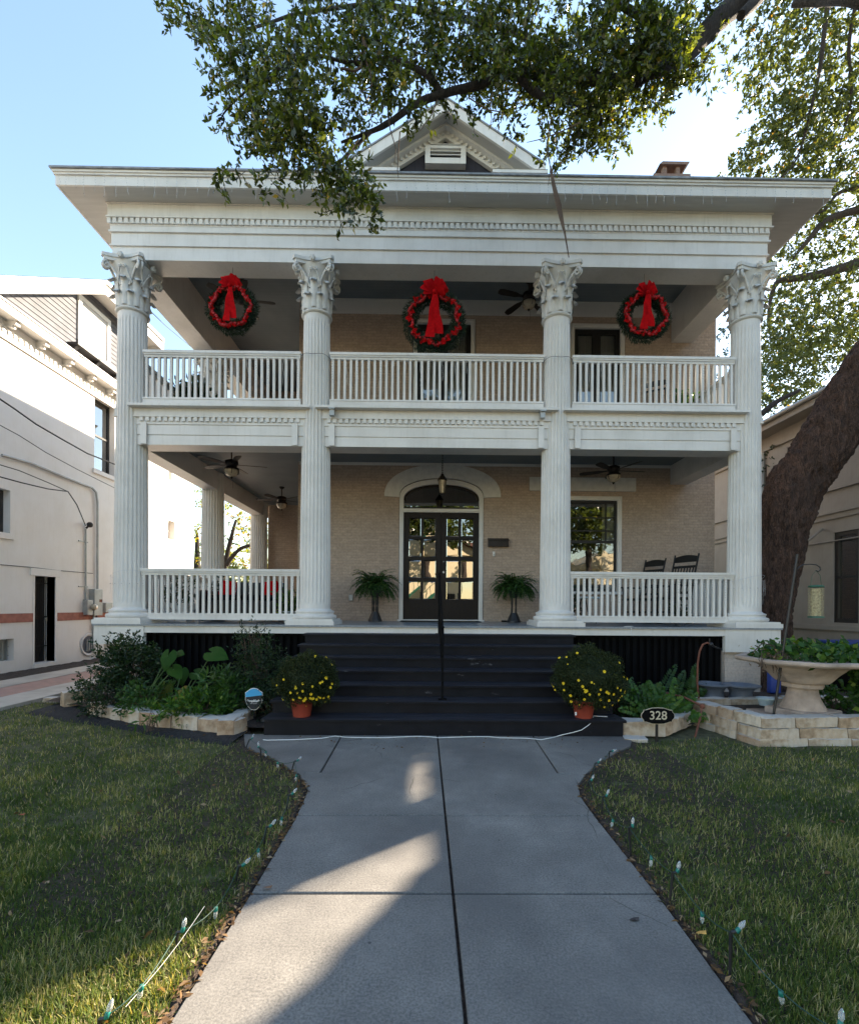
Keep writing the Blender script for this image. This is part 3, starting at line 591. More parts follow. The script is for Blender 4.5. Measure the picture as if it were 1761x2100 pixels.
# ---- windows
def window(xa,xb,z0,z1,kind,hdr=None):
    f=MB(); y=WY
    f.box(xa-.0,xa+.09,y-.03,y+.1,z0,z1); f.box(xb-.09,xb,y-.03,y+.1,z0,z1); f.box(xa+.09,xb-.09,y-.03,y+.1,z1-.09,z1)
    f.box(xa+.02,xa+.06,y-.045,y-.031,z0,z1-.04); f.box(xb-.06,xb-.02,y-.045,y-.031,z0,z1-.04); f.box(xa+.02,xb-.02,y-.045,y-.031,z1-.06,z1-.02)
    if kind=='sash': f.box(xa-.05,xb+.05,y-.08,y+.1,z0-.06,z0-.001)
    w=f.build('window' if kind=='sash' else 'french_window','whiteclean',H)
    s=MB(); a,b=xa+.09,xb-.09; t=z1-.09; ya,yb=y+.04,y+.09
    if kind=='sash':
        mid=U(1249,1111,WY).z; s.box(a,a+.05,ya,yb,z0,t); s.box(b-.05,b,ya,yb,z0,t); s.box(a+.05,b-.05,ya,yb,t-.06,t); s.box(a+.05,b-.05,ya,yb,mid-.03,mid+.03); s.box(a+.05,b-.05,ya,yb,z0,z0+.07)
        for x in(a+.24,b-.24): s.box(x-.014,x+.014,ya+.01,yb-.01,mid+.03,t-.06)
        for z in(mid+.25,t-.38): s.box(a+.05,b-.05,ya+.012,yb-.012,z-.014,z+.014)
    else:
        m_=(a+b)/2; s.box(a,a+.1,ya,yb,z0,t); s.box(b-.1,b,ya,yb,z0,t); s.box(m_-.09,m_+.09,ya,yb,z0,t); s.box(a+.1,m_-.09,ya,yb,t-.12,t); s.box(m_+.09,b-.1,ya,yb,t-.12,t); s.box(a+.1,m_-.09,ya,yb,z0,z0+.25); s.box(m_+.09,b-.1,ya,yb,z0,z0+.25)
    s.build('sash_frame','blackw',w)
    g=MB(); g.box(a+.02,b-.02,y+.062,y+.066,z0+.02,t-.02); g.build('pane','glass',w)
    c=MB(); n=60
    for (p,q) in (((a+.02,a+.28),(b-.28,b-.02)) if kind=='sash' else ((a+.08,m_-.05),(m_+.05,b-.08))):
        for i in range(n):
            x1=p+(q-p)*i/n; x2=p+(q-p)*(i+1)/n; y1=y+.16+.018*math.sin(i*.9)+.008*math.sin(i*2.3); y2=y+.16+.018*math.sin((i+1)*.9)+.008*math.sin((i+1)*2.3)
            c.add([(x1,y1,z0),(x2,y2,z0),(x2,y2,t),(x1,y1,t)],[(0,1,2,3)],True)
    c.build('curtain','curtain',w)
    return w
window(WX0,WX1,1.95,4.09,'sash')
window(3.24,4.46,5.0,7.96,'french')
window(-.28,1.10,5.0,8.02,'french')
mb=MB(); mb.box(2.34,4.72,WY-.06,WY-.004,4.20,4.50); mb.build('window_lintel','plaster',H)
# rear-porch window and its lintel
mb=MB(); mb.box(-3.75,-3.66,15.32,15.42,FZ,3.6); mb.box(-3.04,-2.95,15.32,15.42,FZ,3.6); mb.box(-3.66,-3.04,15.32,15.42,3.51,3.6); w=mb.build('window','whiteclean',H)
mb=MB(); mb.box(-3.66,-3.04,15.38,15.40,FZ,3.51); mb.build('pane','mirror',w)
mb=MB(); mb.box(-3.66,-3.58,15.35,15.379,FZ,3.51); mb.box(-3.12,-3.04,15.35,15.379,FZ,3.51); mb.box(-3.58,-3.12,15.35,15.379,3.43,3.51); mb.build('sash_frame','blackw',w)
mb=MB(); mb.box(-4.0,-2.82,15.29,15.349,3.72,4.0); mb.build('window_lintel','plaster',H)
mb=MB(); mb.box(-3.64,-3.06,15.52,15.54,1.3,3.5); mb.build('door_interior','dark',H)
# ---- mailbox, doorbell, outlet
p=U(587+1240/3,903.6+600/3,WY); q=U(587+1362/3,903.6+655/3,WY)
mb=MB(); mb.box(p.x,q.x,WY-.11,WY-.004,q.z,p.z-.03); mb.prism([(WY-.125,p.z-.06),(WY-.004,p.z),(WY-.004,p.z-.029),(WY-.125,p.z-.075)],p.x-.01,q.x+.01,'X'); mb.build('mailbox','bronze',H,bevel=.004)
p=U(587+1268/3,903.6+683/3,WY); q=U(587+1282/3,903.6+712/3,WY)
mb=MB(); mb.box(p.x,q.x,WY-.03,WY-.004,q.z,p.z); db=mb.build('doorbell','whiteclean',H,bevel=.004); mb=MB(); mb.lathe([(.012,0),(.012,.006)],(0,0,0),12); mb.rot(Matrix.Translation(((p.x+q.x)/2,WY-.03,(p.z+q.z)/2-.02))@Matrix.Rotation(PI/2,4,'X')); mb.build('button','metalgrey',db)
p=U(587+387/3,903.6+948/3,WY); q=U(587+412/3,903.6+985/3,WY)
mb=MB(); mb.box(p.x,q.x,WY-.04,WY-.004,q.z,p.z); mb.build('outlet_cover','metalgrey',H,bevel=.005)
# ---- door mat
mb=MB(); mb.box(-.5,1.2,9.95,10.55,FZ+.001,FZ+.016); tag(mb.build('door_mat','dark',loc=(.37,10.2,FZ)),'dark flat mat lying on the porch floor in front of the double doors','door mat')
# ---- steps
st=thing('front_steps',(.25,7.0,0),'wide worn dark painted front steps rising to the porch','steps')
R=.154; T=.331; H1=.214; Y1=5.83; XA,XB=-1.97,2.49
for k in range(7):
    y0=Y1+k*T; z=H1+k*R; zb=0 if k==0 else H1+(k-1)*R
    mb=MB(); mb.box(XA+.03,XB-.03,y0+.025,8.06 if k==6 else y0+T+.024,zb-.002 if k else -.1,z-.03)
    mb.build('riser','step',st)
    mb=MB(); nx=34; vs=[]; y1=y0+T+.022 if k<6 else 8.09
    for i in range(nx+1):
        x=XA+(XB-XA)*i/nx; j=.004*mnoise.noise(Vector((x*2,k*3,0)))*2; vs+= [(x,y0+j,z-.032),(x,y0+j,z-.006+j*.5),(x,y0+.012,z+j*.4),(x,y1,z)]
    fs=[(i*4+a,(i+1)*4+a,(i+1)*4+a+1,i*4+a+1) for i in range(nx) for a in range(3)]+[(0,1,2,3)[::-1],(nx*4,nx*4+1,nx*4+2,nx*4+3)]+[((i+1)*4,i*4,i*4+3,(i+1)*4+3) for i in range(nx)]
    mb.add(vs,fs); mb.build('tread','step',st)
# ---- handrail
hr=thing('handrail',(.24,7.0,.3),'slim black metal handrail up the middle of the front steps','handrail')
hx=.25
for y,zb,zt in((7.93,1.137,2.12),(6.3,.366,1.30)):
    mb=MB(); mb.box(hx-.016,hx+.016,y-.016,y+.016,zb,zt); mb.ball((hx,y,zt+.02),.021,8,6); mb.box(hx-.055,hx+.055,y-.055,y+.055,zb+.001,zb+.012); mb.build('post','black',hr)
mb=MB(); mb.tube([(hx,8.03,2.10),(hx,7.93,2.08),(hx,6.3,1.27),(hx,6.16,1.18),(hx,6.15,1.1)],.015,8); mb.build('top_rail','black',hr)
mb=MB(); mb.tube([(hx,7.93,1.42),(hx,6.3,.62)],.012,6); 
for i in range(1,9):
    t=i/9; y=7.93+(6.3-7.93)*t; mb.tube([(hx,y,1.42-.80*t),(hx,y,2.08-.81*t)],.008,5)
mb.build('spindle_row','black',hr)
# ================================================================ things on the porch
def fan(loc,rz,n=5,light=True,drop=.38,label='',r=.68):
    f=thing('ceiling_fan',loc,label,'ceiling fan','ceiling fans of both porches'); x,y,z=loc
    m=MB(); m.lathe([(.07,0),(.065,-.03),(.03,-.06),(.014,-.065),(.014,-drop+.14)],(x,y,z),16); m.build('downrod','bronze',f)
    m=MB(); zc=z-drop; m.lathe([(.02,.14),(.07,.125),(.125,.10),(.13,.05),(.115,.01),(.09,-.03),(.05,-.05),(.0,-.055)],(x,y,zc),20); m.build('motor','bronze',f)
    for i in range(n):
        a=rz+2*PI*i/n; bl=MB(); pts=[(.12,-.022),(.22,-.03),(.30,-.055),(.60,-.07),(r,-.05),(r+.012,0),(r,.05),(.60,.07),(.30,.055),(.22,.03),(.12,.022)]
        vs=[];
        for dz in(0,.008):
            for px,py in pts: vs.append((px,py,py*.22+dz+.005))
        k=len(pts); bl.add(vs,[tuple(range(k))[::-1],tuple(range(k,2*k))]+[(j,(j+1)%k,k+(j+1)%k,k+j) for j in range(k)])
        bl.rot(Matrix.Translation((x,y,zc+.02))@Matrix.Rotation(a,4,'Z')); bl.build('blade','fanwood',f)
    if light:
        m=MB(); m.lathe([(.10,-.045),(.135,-.07),(.14,-.10),(.125,-.15),(.09,-.19),(.04,-.215),(.001,-.22)],(x,y,zc),20); g=m.build('light_bowl','lampglass',f)
        m=MB(); m.lathe([(.112,-.03),(.148,-.055),(.146,-.085),(.105,-.05)],(x,y,zc),20,caps=False); m.lathe([(.02,-.215),(.025,-.235),(.008,-.26),(.001,-.265)],(x,y,zc),10)
        for i in range(4):
            a=i*PI/2+.4; m.tube([(x+.143*math.cos(a),y+.143*math.sin(a),zc-.085),(x+.13*math.cos(a),y+.13*math.sin(a),zc-.15),(x+.02*math.cos(a),y+.02*math.sin(a),zc-.222)],.006,5)
        m.build('bowl_cage','bronze',g)
        m=MB(); m.tube([(x+.03,y,zc-.2),(x+.03,y,zc-.45)],.002,4); m.build('pull_chain','bronze',f)
fan((-3.93,9.77,4.80),.25,label='ceiling fan with bowl light hanging in the lower left porch bay')
fan((-3.87,13.0,4.80),.6,label='smaller looking far ceiling fan down the lower side porch near the rear window')
fan((3.92,9.9,4.80),.12,label='ceiling fan with bowl light above the rocking chairs on the lower right')
fan((-3.85,10.0,8.44),.15,light=False,drop=.52,label='upper porch ceiling fan half hidden behind the left wreath')
fan((2.15,10.0,8.44),.9,light=True,label='upper porch ceiling fan partly behind the capital right of the middle wreath')
ln=thing('hanging_lantern',(.36,9.85,4.8),'small dark hanging lantern on a chain above the front door','lantern')
x,y,z=.36,9.85,4.8
m=MB(); m.lathe([(.07,0),(.06,-.025),(.012,-.035)],(x,y,z),14); m.tube([(x,y,z-.03),(x,y,4.32)],.007,5)
for i in range(8): m.lathe([(.012,-.01),(.013,.01)],(x,y,4.35+i*.05),6)
m.build('chain','bronze',ln)
m=MB(); m.lathe([(.01,4.34),(.03,4.32),(.035,4.30),(.085,4.235),(.10,4.20),(.095,4.19),(.001,4.19)],(x,y,0),6,False); m.lathe([(.001,3.90),(.05,3.905),(.055,3.93),(.01,3.935)],(x,y,0),6,False)
for i in range(6):
    a=2*PI*i/6; m.tube([(x+.085*math.cos(a),y+.085*math.sin(a),4.2),(x+.052*math.cos(a),y+.052*math.sin(a),3.92)],.006,4)
m.build('cage','bronze',ln)
m=MB(); m.lathe([(.078,4.195),(.048,3.93)],(x,y,0),6,False,False); m.build('glass_shade','lampglass',ln)
# wreaths
def wreath(px,py,Rp,Y,label,red=.5,seed=1):
    random.seed(seed); c=U(px,py,Y); Rm=Rp*.78*Y/F; rt=Rp*.21*Y/F
    w=thing('wreath',c,label,'wreath','christmas wreaths hung between the upper columns')
    n=5200; a=RNG.uniform(0,2*PI,n); ph=RNG.uniform(0,2*PI,n); rr=rt*RNG.uniform(.2,1,n)**.5*(1+.25*np.sin(a*7+seed)*np.cos(a*3))
    P=np.stack([c.x+(Rm+rr*np.cos(ph))*np.cos(a),c.y+rr*np.sin(ph)*.8,c.z+(Rm+rr*np.cos(ph))*np.sin(a)],1)
    D=np.stack([np.cos(ph)*np.cos(a)-.7*np.sin(a),np.sin(ph),np.cos(ph)*np.sin(a)+.7*np.cos(a)],1)+RNG.normal(size=(n,3))*.4
    V=leaves(P,D,np.full(n,.07),np.full(n,.011),.1); leafmesh('garland',V,RNG.random(n),'pine',w)
    m=MB(); m.tube([(c.x+Rm*math.cos(t*PI/16),c.y,c.z+Rm*math.sin(t*PI/16)) for t in range(33)],rt*.5,8); m.build('wreath_core','pine',w)
    m=MB()
    for i in range(int(420*red)):
        t=random.uniform(0,2*PI); sw=.35*math.sin(t*6+seed); q=rt*.95; 
        m.ball((c.x+(Rm-rt*.1+q*sw+random.uniform(-.015,.015))*math.cos(t),c.y-q*.85+random.uniform(-.02,.02),c.z+(Rm-rt*.1+q*sw+random.uniform(-.015,.015))*math.sin(t)),random.uniform(.014,.028),6,4)
    m.build('berries','redberry',w)
    m=MB()   # red ribbon wound on the ring
    prev=None
    for i in range(0,181):
        t=2*PI*i/180; k=math.sin(t*7+seed)*.6+.4*math.sin(t*17); yy=c.y-rt*(1.08-.2*abs(k))
        wv=.30+.22*math.sin(t*23+seed); r1=Rm+rt*(.30*k-wv); r2=Rm+rt*(.30*k+wv); cr=.02*math.sin(i*1.7)
        cur=[(c.x+r1*math.cos(t),yy+cr,c.z+r1*math.sin(t)),(c.x+r2*math.cos(t),yy-cr,c.z+r2*math.sin(t))]
        if prev and (i%20)<int(20*red+4): m.add([prev[0],prev[1],cur[1],cur[0]],[(0,1,2,3)],True)
        prev=cur
    m.build('ribbon','red',w)
    m=MB(); bz=c.z+Rm; y0=c.y-rt*1.15; s=Rp*.0050*Y/8.4*.9
    def loop(ang,ln_,wd):
        vs=[]; k=14
        for i in range(k+1):
            t=i/k; u=math.sin(PI*t)*ln_; v=.35*ln_*math.sin(2*PI*t)*.5; d=Vector((math.cos(ang),0,math.sin(ang))); nn=Vector((-math.sin(ang),0,math.cos(ang)))
            p=Vector((c.x,y0,bz))+d*u+nn*v*.6+Vector((0,-.5*v,0)); w_=wd*(.35+.65*math.sin(PI*t)); 
            vs+= [p+nn*w_*.5+Vector((0,-.02,0)),p-nn*w_*.5+Vector((0,.03,0))]
        m.add(vs,[(2*i,2*i+1,2*i+3,2*i+2) for i in range(k)],True)
    for an,l_,w_ in((2.5,.17,.13),(.64,.17,.13),(2.05,.18,.12),(1.1,.18,.12),(2.95,.13,.1),(.2,.13,.1),(1.57,.13,.1)): loop(an,l_*s*5,w_*s*5)
    m.ball((c.x,y0-.03,bz),.028*s*5,8,6)
    for an,ln_ in((-1.67,.54),(-1.45,.50)):
        vs=[]; k=10
        for i in range(k+1):
            t=i/k; p=Vector((c.x,y0-.02,bz))+Vector((math.cos(an),0,math.sin(an)))*ln_*s*5*t; wd=.026+.028*t+.006*math.sin(t*11+an*9); wd*=s*5; yy=.012*math.sin(t*9)
            vs+=[p+Vector((-wd,yy,0)),p+Vector((wd,-yy,-.01 if i==k else 0))]
        m.add(vs,[(2*i,2*i+1,2*i+3,2*i+2) for i in range(k)],True)
    m.build('bow','red',w)
    m=MB(); m.tube([(c.x,c.y,bz+rt),(c.x,c.y,7.58)],.003,4); m.build('hanging_wire','cable',w)
wreath(477,634,50,8.5,'left christmas wreath, thickly wound in red, in front of a fan',.95,1)
wreath(890,660,64,8.5,'largest and greenest christmas wreath, in the middle above the railing',.6,4)
wreath(1320,650,52,8.5,'right christmas wreath with a loop bow in front of the french window',.9,9)
# fern urns
def fernurn(x,y,label,w,seed):
    rg=random.Random(seed); t=thing('fern_urn',(x,y,FZ),label,'potted fern','ferns on urn stands beside the front door')
    m=MB(); m.lathe([(.15,0),(.15,.03),(.135,.05),(.11,.12),(.075,.19),(.07,.21)],(x,y,FZ),14); m.build('stand_foot','iron',t)
    for i in range(4):
        a=i*PI/2+.5; m=MB(); px,py=x+.06*math.cos(a),y+.06*math.sin(a); m.lathe([(.014,.20),(.02,.26),(.013,.33),(.021,.42),(.013,.5),(.018,.53)],(px,py,FZ),8); m.build('stand_leg','iron',t)
    m=MB(); m.lathe([(.07,.52),(.09,.55),(.12,.62),(.145,.72),(.16,.75),(.15,.755),(.13,.74)],(x,y,FZ),18); m.build('urn','iron',t)
    P=[];D=[];L=[];NR=[]
    for i in range(175):
        a=rg.uniform(0,2*PI); e=rg.uniform(-.1,1.3); ln_=w*rg.uniform(.75,1.15); sp=ln_/24; p=Vector((x+.08*math.cos(a),y+.08*math.sin(a),FZ+.78)); d=Vector((math.cos(a)*math.cos(e),math.sin(a)*math.cos(e),math.sin(e)))
        for k in range(24):
            p=p+d*sp; d=(d+Vector((0,0,-.085-.0*k))).normalized(); side=d.cross(Vector((0,0,1))).normalized()
            for s in(-1,1): P.append(p); D.append(side*s+d*.5+Vector((0,0,-.15))); L.append(.06*(1-.75*abs(k/24-.35)))
    P=np.array(P);D=np.array(D);L=np.array(L); V=leaves(P,D,L,L*.45,.1,np.tile([[0,0,1.]],(len(P),1))); leafmesh('fronds',V,RNG.random(len(P)),'fern',t)
fernurn(-1.04,10.2,'fuller drooping fern on a dark urn stand left of the doors',.50,1)
fernurn(1.92,10.2,'narrower fern on a dark urn stand below the mailbox',.46,2)
# rocking chairs (local, facing -Y)
def rocker():
    t=thing('rocking_chair',(0,0,0),'x','rocking chair','rocking chairs on the lower right porch'); ORG[t.name]=Vector((0,0,0))
    m=MB()
    for s in(-1,1):
        m=MB(); m.tube([(s*.26,-.45,.10),(s*.26,-.25,.035),(s*.26,0,.02),(s*.26,.25,.035),(s*.26,.5,.12)],.02,6); m.build('rocker','blackw',t)
        m=MB(); m.tube([(s*.26,-.22,.04),(s*.26,-.24,.62)],.019,8); m.build('leg','blackw',t)
        m=MB(); m.tube([(s*.25,.2,.04),(s*.25,.22,.42)],.019,8); m.build('leg','blackw',t)
        m=MB(); m.prism([(s*.31,-.3),(s*.23,-.3),(s*.23,.28),(s*.29,.28)],.62,.645,'Z'); m.build('armrest','blackw',t,bevel=.005)
    m=MB(); m.box(-.27,.27,-.26,.24,.40,.43)
    for i in range(6): m.box(-.26,.26,-.25+i*.085,-.19+i*.085,.431,.442)
    m.tube([(-.26,-.23,.2),(.26,-.23,.2)],.012,6); m.tube([(-.26,.2,.2),(.26,.2,.2)],.012,6); m.build('seat','blackw',t)
    m=MB()
    for s in(-1,1): m.tube([(s*.25,.22,.40),(s*.26,.30,.75),(s*.27,.44,1.16)],[.02,.019,.017],8)
    n=12; arc=[(-.26+.52*i/n,1.12+.03*math.sin(PI*i/n)) for i in range(n+1)]
    m.add([(x_,.425,z_) for x_,z_ in arc]+[(x_,.425-.03,1.03) for x_,z_ in arc]+[(x_,.445,z_) for x_,z_ in arc]+[(x_,.445-.03,1.03) for x_,z_ in arc],[(i,i+1,n+1+i+1,n+1+i) for i in range(n)]+[(2*(n+1)+i+1,2*(n+1)+i,3*(n+1)+i,3*(n+1)+i+1) for i in range(n)]+[(i+1,i,2*(n+1)+i,2*(n+1)+i+1) for i in range(n)])
    m.box(-.25,.25,.365,.385,.93,.97); m.box(-.25,.25,.235,.255,.50,.54)
    for i in range(7): xx=-.20+i*.4/6; m.tube([(xx,.245,.52),(xx,.30,.75),(xx,.375,.95)],.013,5)
    m.build('backrest','blackw',t); return t
rk=rocker(); rk2=copy_tree(rk); ORG[rk2.name]=Vector((0,0,0))
place(rk,(5.0,9.6,FZ),rad(-62),(.95,1.1,1.24),label='nearer and taller looking black rocking chair by the right column'); place(rk2,(4.62,10.15,FZ),rad(-62),(.9,1.1,1.20),label='black rocking chair farther back, near the lower right window')
rk3=copy_tree(rk); place(rk3,(4.55,9.35,5.0),rad(150),.8,'low dark chair on the upper porch behind the right railing'); rk3['group']='x'; del rk3['group']
# side table, glass top with white cloth items
tb=thing('porch_table',(3.2,9.6,FZ),'small pale round-topped table behind the lower right railing','table')
m=MB(); m.lathe([(.36,.50),(.38,.51),(.38,.53),(.36,.54)],(3.2,9.6,FZ),24); m.build('table_top','bowlwhite',tb)
m=MB()
for i in range(3):
    a=i*2*PI/3; m.tube([(3.2+.05*math.cos(a),9.6+.05*math.sin(a),FZ+.5),(3.2+.1*math.cos(a),9.6+.1*math.sin(a),FZ+.25),(3.2+.28*math.cos(a),9.6+.28*math.sin(a),FZ+.01)],.012,6)
m.build('table_base','iron',tb)
def leafy(name,loc,r,h,n,L,W,mat,label,cat,group=None,pot=None,droop=.2,twig=.18,npl=9,mb=None):
    x,y,z=loc; t=thing(name,loc,label,cat,group); z0=z
    if pot:
        pr,ph,pm=pot; m=MB(); m.lathe([(pr*.72,0),(pr*.95,ph*.9),(pr*1.04,ph*.9),(pr*1.04,ph),(pr*.9,ph),(pr*.85,ph*.93),(.001,ph*.92)],loc,20); m.build('pot',pm,t); z0=z+ph*.9
    k=max(6,n//npl); C=np.stack([RNG.normal(size=k),RNG.normal(size=k),np.abs(RNG.normal(size=k))*1.],1); C=nrm(C)*(RNG.random((k,1))**.45); D=C.copy(); D[:,2]+=.35
    P=np.array([x,y,z0])+C*np.array([r,r,h])*.8; V,ti,sg=sprays(P,npl,twig,L,W,.55,droop,D); leafmesh('foliage',V,ti,mat,t)
    m=MB(); 
    for i in range(0,k,max(1,k//26)): m.tube([(x+random.uniform(-.05,.05),y+random.uniform(-.05,.05),z0-.01),(x+(P[i][0]-x)*.4,y+(P[i][1]-y)*.4,z0+(P[i][2]-z0)*.6),tuple(P[i])],[.008,.006,.003],4)
    m.build('stem','twig' if mat=='shrub' else 'stem',t); return t
leafy('potted_plant',(2.75,9.2,FZ),.25,.5,500,.09,.03,'shrub','dark leafy potted plant behind the lower right railing beside the column','plant',pot=(.16,.28,'black'))
# bench upper centre
def bench(loc,w,label,mat='blackw'):
    x,y,z=loc; t=thing('bench',loc,label,'bench'); m=MB(); m.box(x-w/2,x+w/2,y-.25,y+.2,z+.40,z+.44)
    m.build('seat',mat,t); m=MB()
    for i in range(9): xx=x-w/2+.03+i*(w-.09)/8; m.box(xx,xx+.04,y+.2,y+.22,z+.46,z+.83)
    m.box(x-w/2,x+w/2,y+.2,y+.23,z+.83,z+.90); m.build('backrest',mat,t)
    for sx in(-1,1):
        for sy in(-.22,.16): m=MB(); xx=x+sx*(w/2-.05); m.box(xx-.025,xx+.025,y+sy-.025,y+sy+.025,z,z+.399); m.build('leg',mat,t)
        m=MB(); xx=x+sx*(w/2-.03); m.box(xx-.03,xx+.03,y-.25,y+.2,z+.62,z+.65); m.box(xx-.02,xx+.02,y-.24,y-.2,z+.441,z+.619); m.build('armrest',mat,t)
bench((-.95,9.9,5.0),1.15,'low black slatted bench behind the middle upper railing')
bench((-4.1,10.3,5.0),1.0,'dark bench in the shade of the upper left porch')
# lower left porch furniture
lv=thing('loveseat',(-3.55,9.5,FZ),'dark wicker loveseat with red cushions behind the lower left railing','loveseat')
m=MB(); m.box(-4.25,-2.85,9.3,9.95,FZ+.08,FZ+.42); m.build('seat_base','blackw',lv,bevel=.03)
m=MB(); m.box(-4.25,-2.85,9.951,10.08,FZ+.1,FZ+.80); m.build('backrest','blackw',lv,bevel=.04)
for xa in(-4.37,-2.849): m=MB(); m.box(xa,xa+.118,9.28,10.08,FZ+.02,FZ+.62); m.build('armrest','blackw',lv,bevel=.04)
for xa in(-4.2,-3.52): m=MB(); m.box(xa,xa+.6,9.3,9.9,FZ+.425,FZ+.53); m.build('cushion','black',lv,bevel=.03)
for xa,rz_ in((-4.0,.1),(-3.15,-.15)):
    m=MB(); m.box(-.17,.17,-.06,.06,-.17,.17); m.rot(Matrix.Translation((xa,9.82,FZ+.66))@Matrix.Rotation(-.3,4,'X')@Matrix.Rotation(rz_,4,'Y')); tag(m.build('throw_pillow','red',loc=(xa,9.82,FZ+.55),bevel=.05),'red pillow on the '+('left' if xa<-3.5 else 'right')+' end of the dark loveseat','pillow','red pillows')
mb=MB(); mb.box(-4.85,-4.42,8.95,9.3,FZ,FZ+.36); pb_=thing('planter_box',(-4.63,9.1,FZ),'square white planter box with dark leaves by the lower left column','planter'); mb.build('box','white',pb_,bevel=.01)
C=np.array([-4.63,9.12,FZ+.5])+RNG.normal(size=(110,3))*np.array([.15,.12,.16]); V,ti,sg=sprays(C,8,.12,.07,.03,.5,.1); leafmesh('foliage',V,ti,'shrub',pb_)
leafy('potted_plant',(-4.55,10.6,FZ),.30,.62,900,.08,.03,'pine','tall dark plant topping the lower left railing','plant',pot=(.18,.34,'black'))
leafy('potted_plant',(-2.55,9.15,FZ),.22,.45,600,.09,.035,'bright','bright green potted plant low beside the second column','plant',pot=(.15,.22,'bowlwhite'))
leafy('potted_plant',(-4.72,9.9,5.0),.33,1.0,1100,.16,.07,'shrub','tall dark broad-leaved plant in the upper left porch corner','plant',pot=(.2,.36,'black'),twig=.3)
leafy('potted_plant',(5.15,9.5,5.0),.30,.62,700,.12,.05,'bright','light green potted plant on the upper right porch','plant',pot=(.2,.32,'bluegrey'),twig=.22)
leafy('potted_plant',(5.35,10.1,5.0),.26,.55,500,.10,.04,'fern','darker potted plant behind the light green one, upper right porch','plant',pot=(.18,.3,'black'))
leafy('potted_plant',(4.85,9.0,FZ),.16,.3,260,.07,.03,'shrub','small dark plant on the floor beside the nearer rocking chair','plant',pot=(.12,.16,'bluegrey'))
# deck sweepings: small bits on the ledge
m=MB(); p=U(1280,1286,8.3); m.tube([(p.x-.05,8.2,FZ+.004),(p.x+.05,8.22,FZ+.01),(p.x+.12,8.24,FZ+.004)],.005,5); m.tube([(p.x+.02,8.1,FZ+.004),(p.x+.01,8.055,FZ-.01),(p.x,8.04,1.13)],.003,4); tag(m.build('wire_scrap','cord',loc=(p.x,8.2,FZ)),'short loose pale wire lying on the ledge under the right railing','wire')
m=MB(); m.box(1.70,1.86,10.42,10.5,FZ+.001,FZ+.03); m.tube([(1.86,10.46,FZ+.01),(2.0,10.4,FZ+.006),(2.15,10.5,FZ+.006)],.005,5); tag(m.build('power_adapter','black',loc=(1.78,10.45,FZ),bevel=.004),'small black power adapter on the porch floor by the right fern','adapter')
# icicle lights on the eave and on the railings
def drops(name,label,x0,x1,y,z,step,lmin,lmax,seed,cat='string lights',side=None,mat='cord'):
    rg=random.Random(seed); t=thing(name,((x0+x1)/2,y,z),label,cat); m=MB(); bl=MB(); path=[]; x=x0
    while x<=x1:
        xx=x; path.append((x,y,z+rg.uniform(-.008,.008))); L_=rg.uniform(lmin,lmax); p=[(xx,y,z)]; k=0; zz=z
        while zz>z-L_:
            zz-=.045; xx+=rg.uniform(-.012,.012); p.append((xx,y-.004+rg.uniform(-.01,.004),zz))
            bl.tube([(xx,y-.006,zz),(xx+rg.uniform(-.016,.016),y-.012,zz-.014)],[.0035,.002],4)
        m.tube(p,.0017,3,False,False); x+=step*rg.uniform(.75,1.25)
    if len(path)>1: m.tube(path,.0028,4)
    m.build('wire',mat,t); bl.build('bulb_row','bulb',t); return t
M['icew']=simple('icicle_wire',(.55,.56,.58),.5,.05,5,0); 
drops('icicle_lights','thin white icicle lights dripping from the roof eave',ex0+.08,ex1-.1,ey0-.03,8.66,.17,.16,.36,5,mat='icew')
for i,((a,b),lab) in enumerate(zip(bays,('upper left','upper middle','upper right'))): drops('railing_lights','white icicle lights draped on the %s porch railing'%lab,a+.05,b-.05,8.36,5.955,.21,.12,.5,20+i)
for i,((a,b),lab) in enumerate(((bays[0],'lower left'),(bays[2],'lower right'))): drops('railing_lights','white icicle lights draped on the %s porch railing'%lab,a+.05,b-.05,8.36,2.15,.2,.12,.48,30+i)
for x,lab in((CXS[0],'leftmost'),(CXS[3],'rightmost')):
    pts=[(x+.305*math.cos(a),CY+.305*math.sin(a),2.12+.06*math.sin(a*1.5)) for a in np.linspace(PI*.9,PI*2.1,20)]
    t=thing('column_lights',(x,CY-.3,2.1),'string of white icicle lights wrapped round the %s column'%lab,'string lights'); m=MB(); m.tube(pts,.0025,4); bl=MB()
    for i in range(0,20,2):
        a=PI*.9+i*PI*1.2/19; p0=Vector((x+.305*math.cos(a),CY+.305*math.sin(a),2.1)); m.tube([p0,p0+Vector((.01,-.01,-.15)),p0+Vector((0,-.01,-random.uniform(.2,.45)))],.0017,3); bl.ball(p0+Vector((0,-.01,-.15)),.006,5,4)
    m.build('wire','icew',t); bl.build('bulb_row','bulb',t)
for x,lab in((CXS[1],'second'),(CXS[2],'third')):
    t=thing('column_wire',(x,CY-.3,5.9),'thin wire looped round the %s column at upper railing height'%lab,'wire'); m=MB(); m.tube([(x+.283*math.cos(a),CY+.283*math.sin(a),5.93+.015*math.sin(a*5)) for a in np.linspace(PI,2*PI,16)],.004,4); m.build('wire','cable',t)
# ================================================================ GROUND
mb=MB(); mb.box(-400,400,-300,400,-.6,-.075); tag(mb.build('ground','lawnbase'),kind='structure')
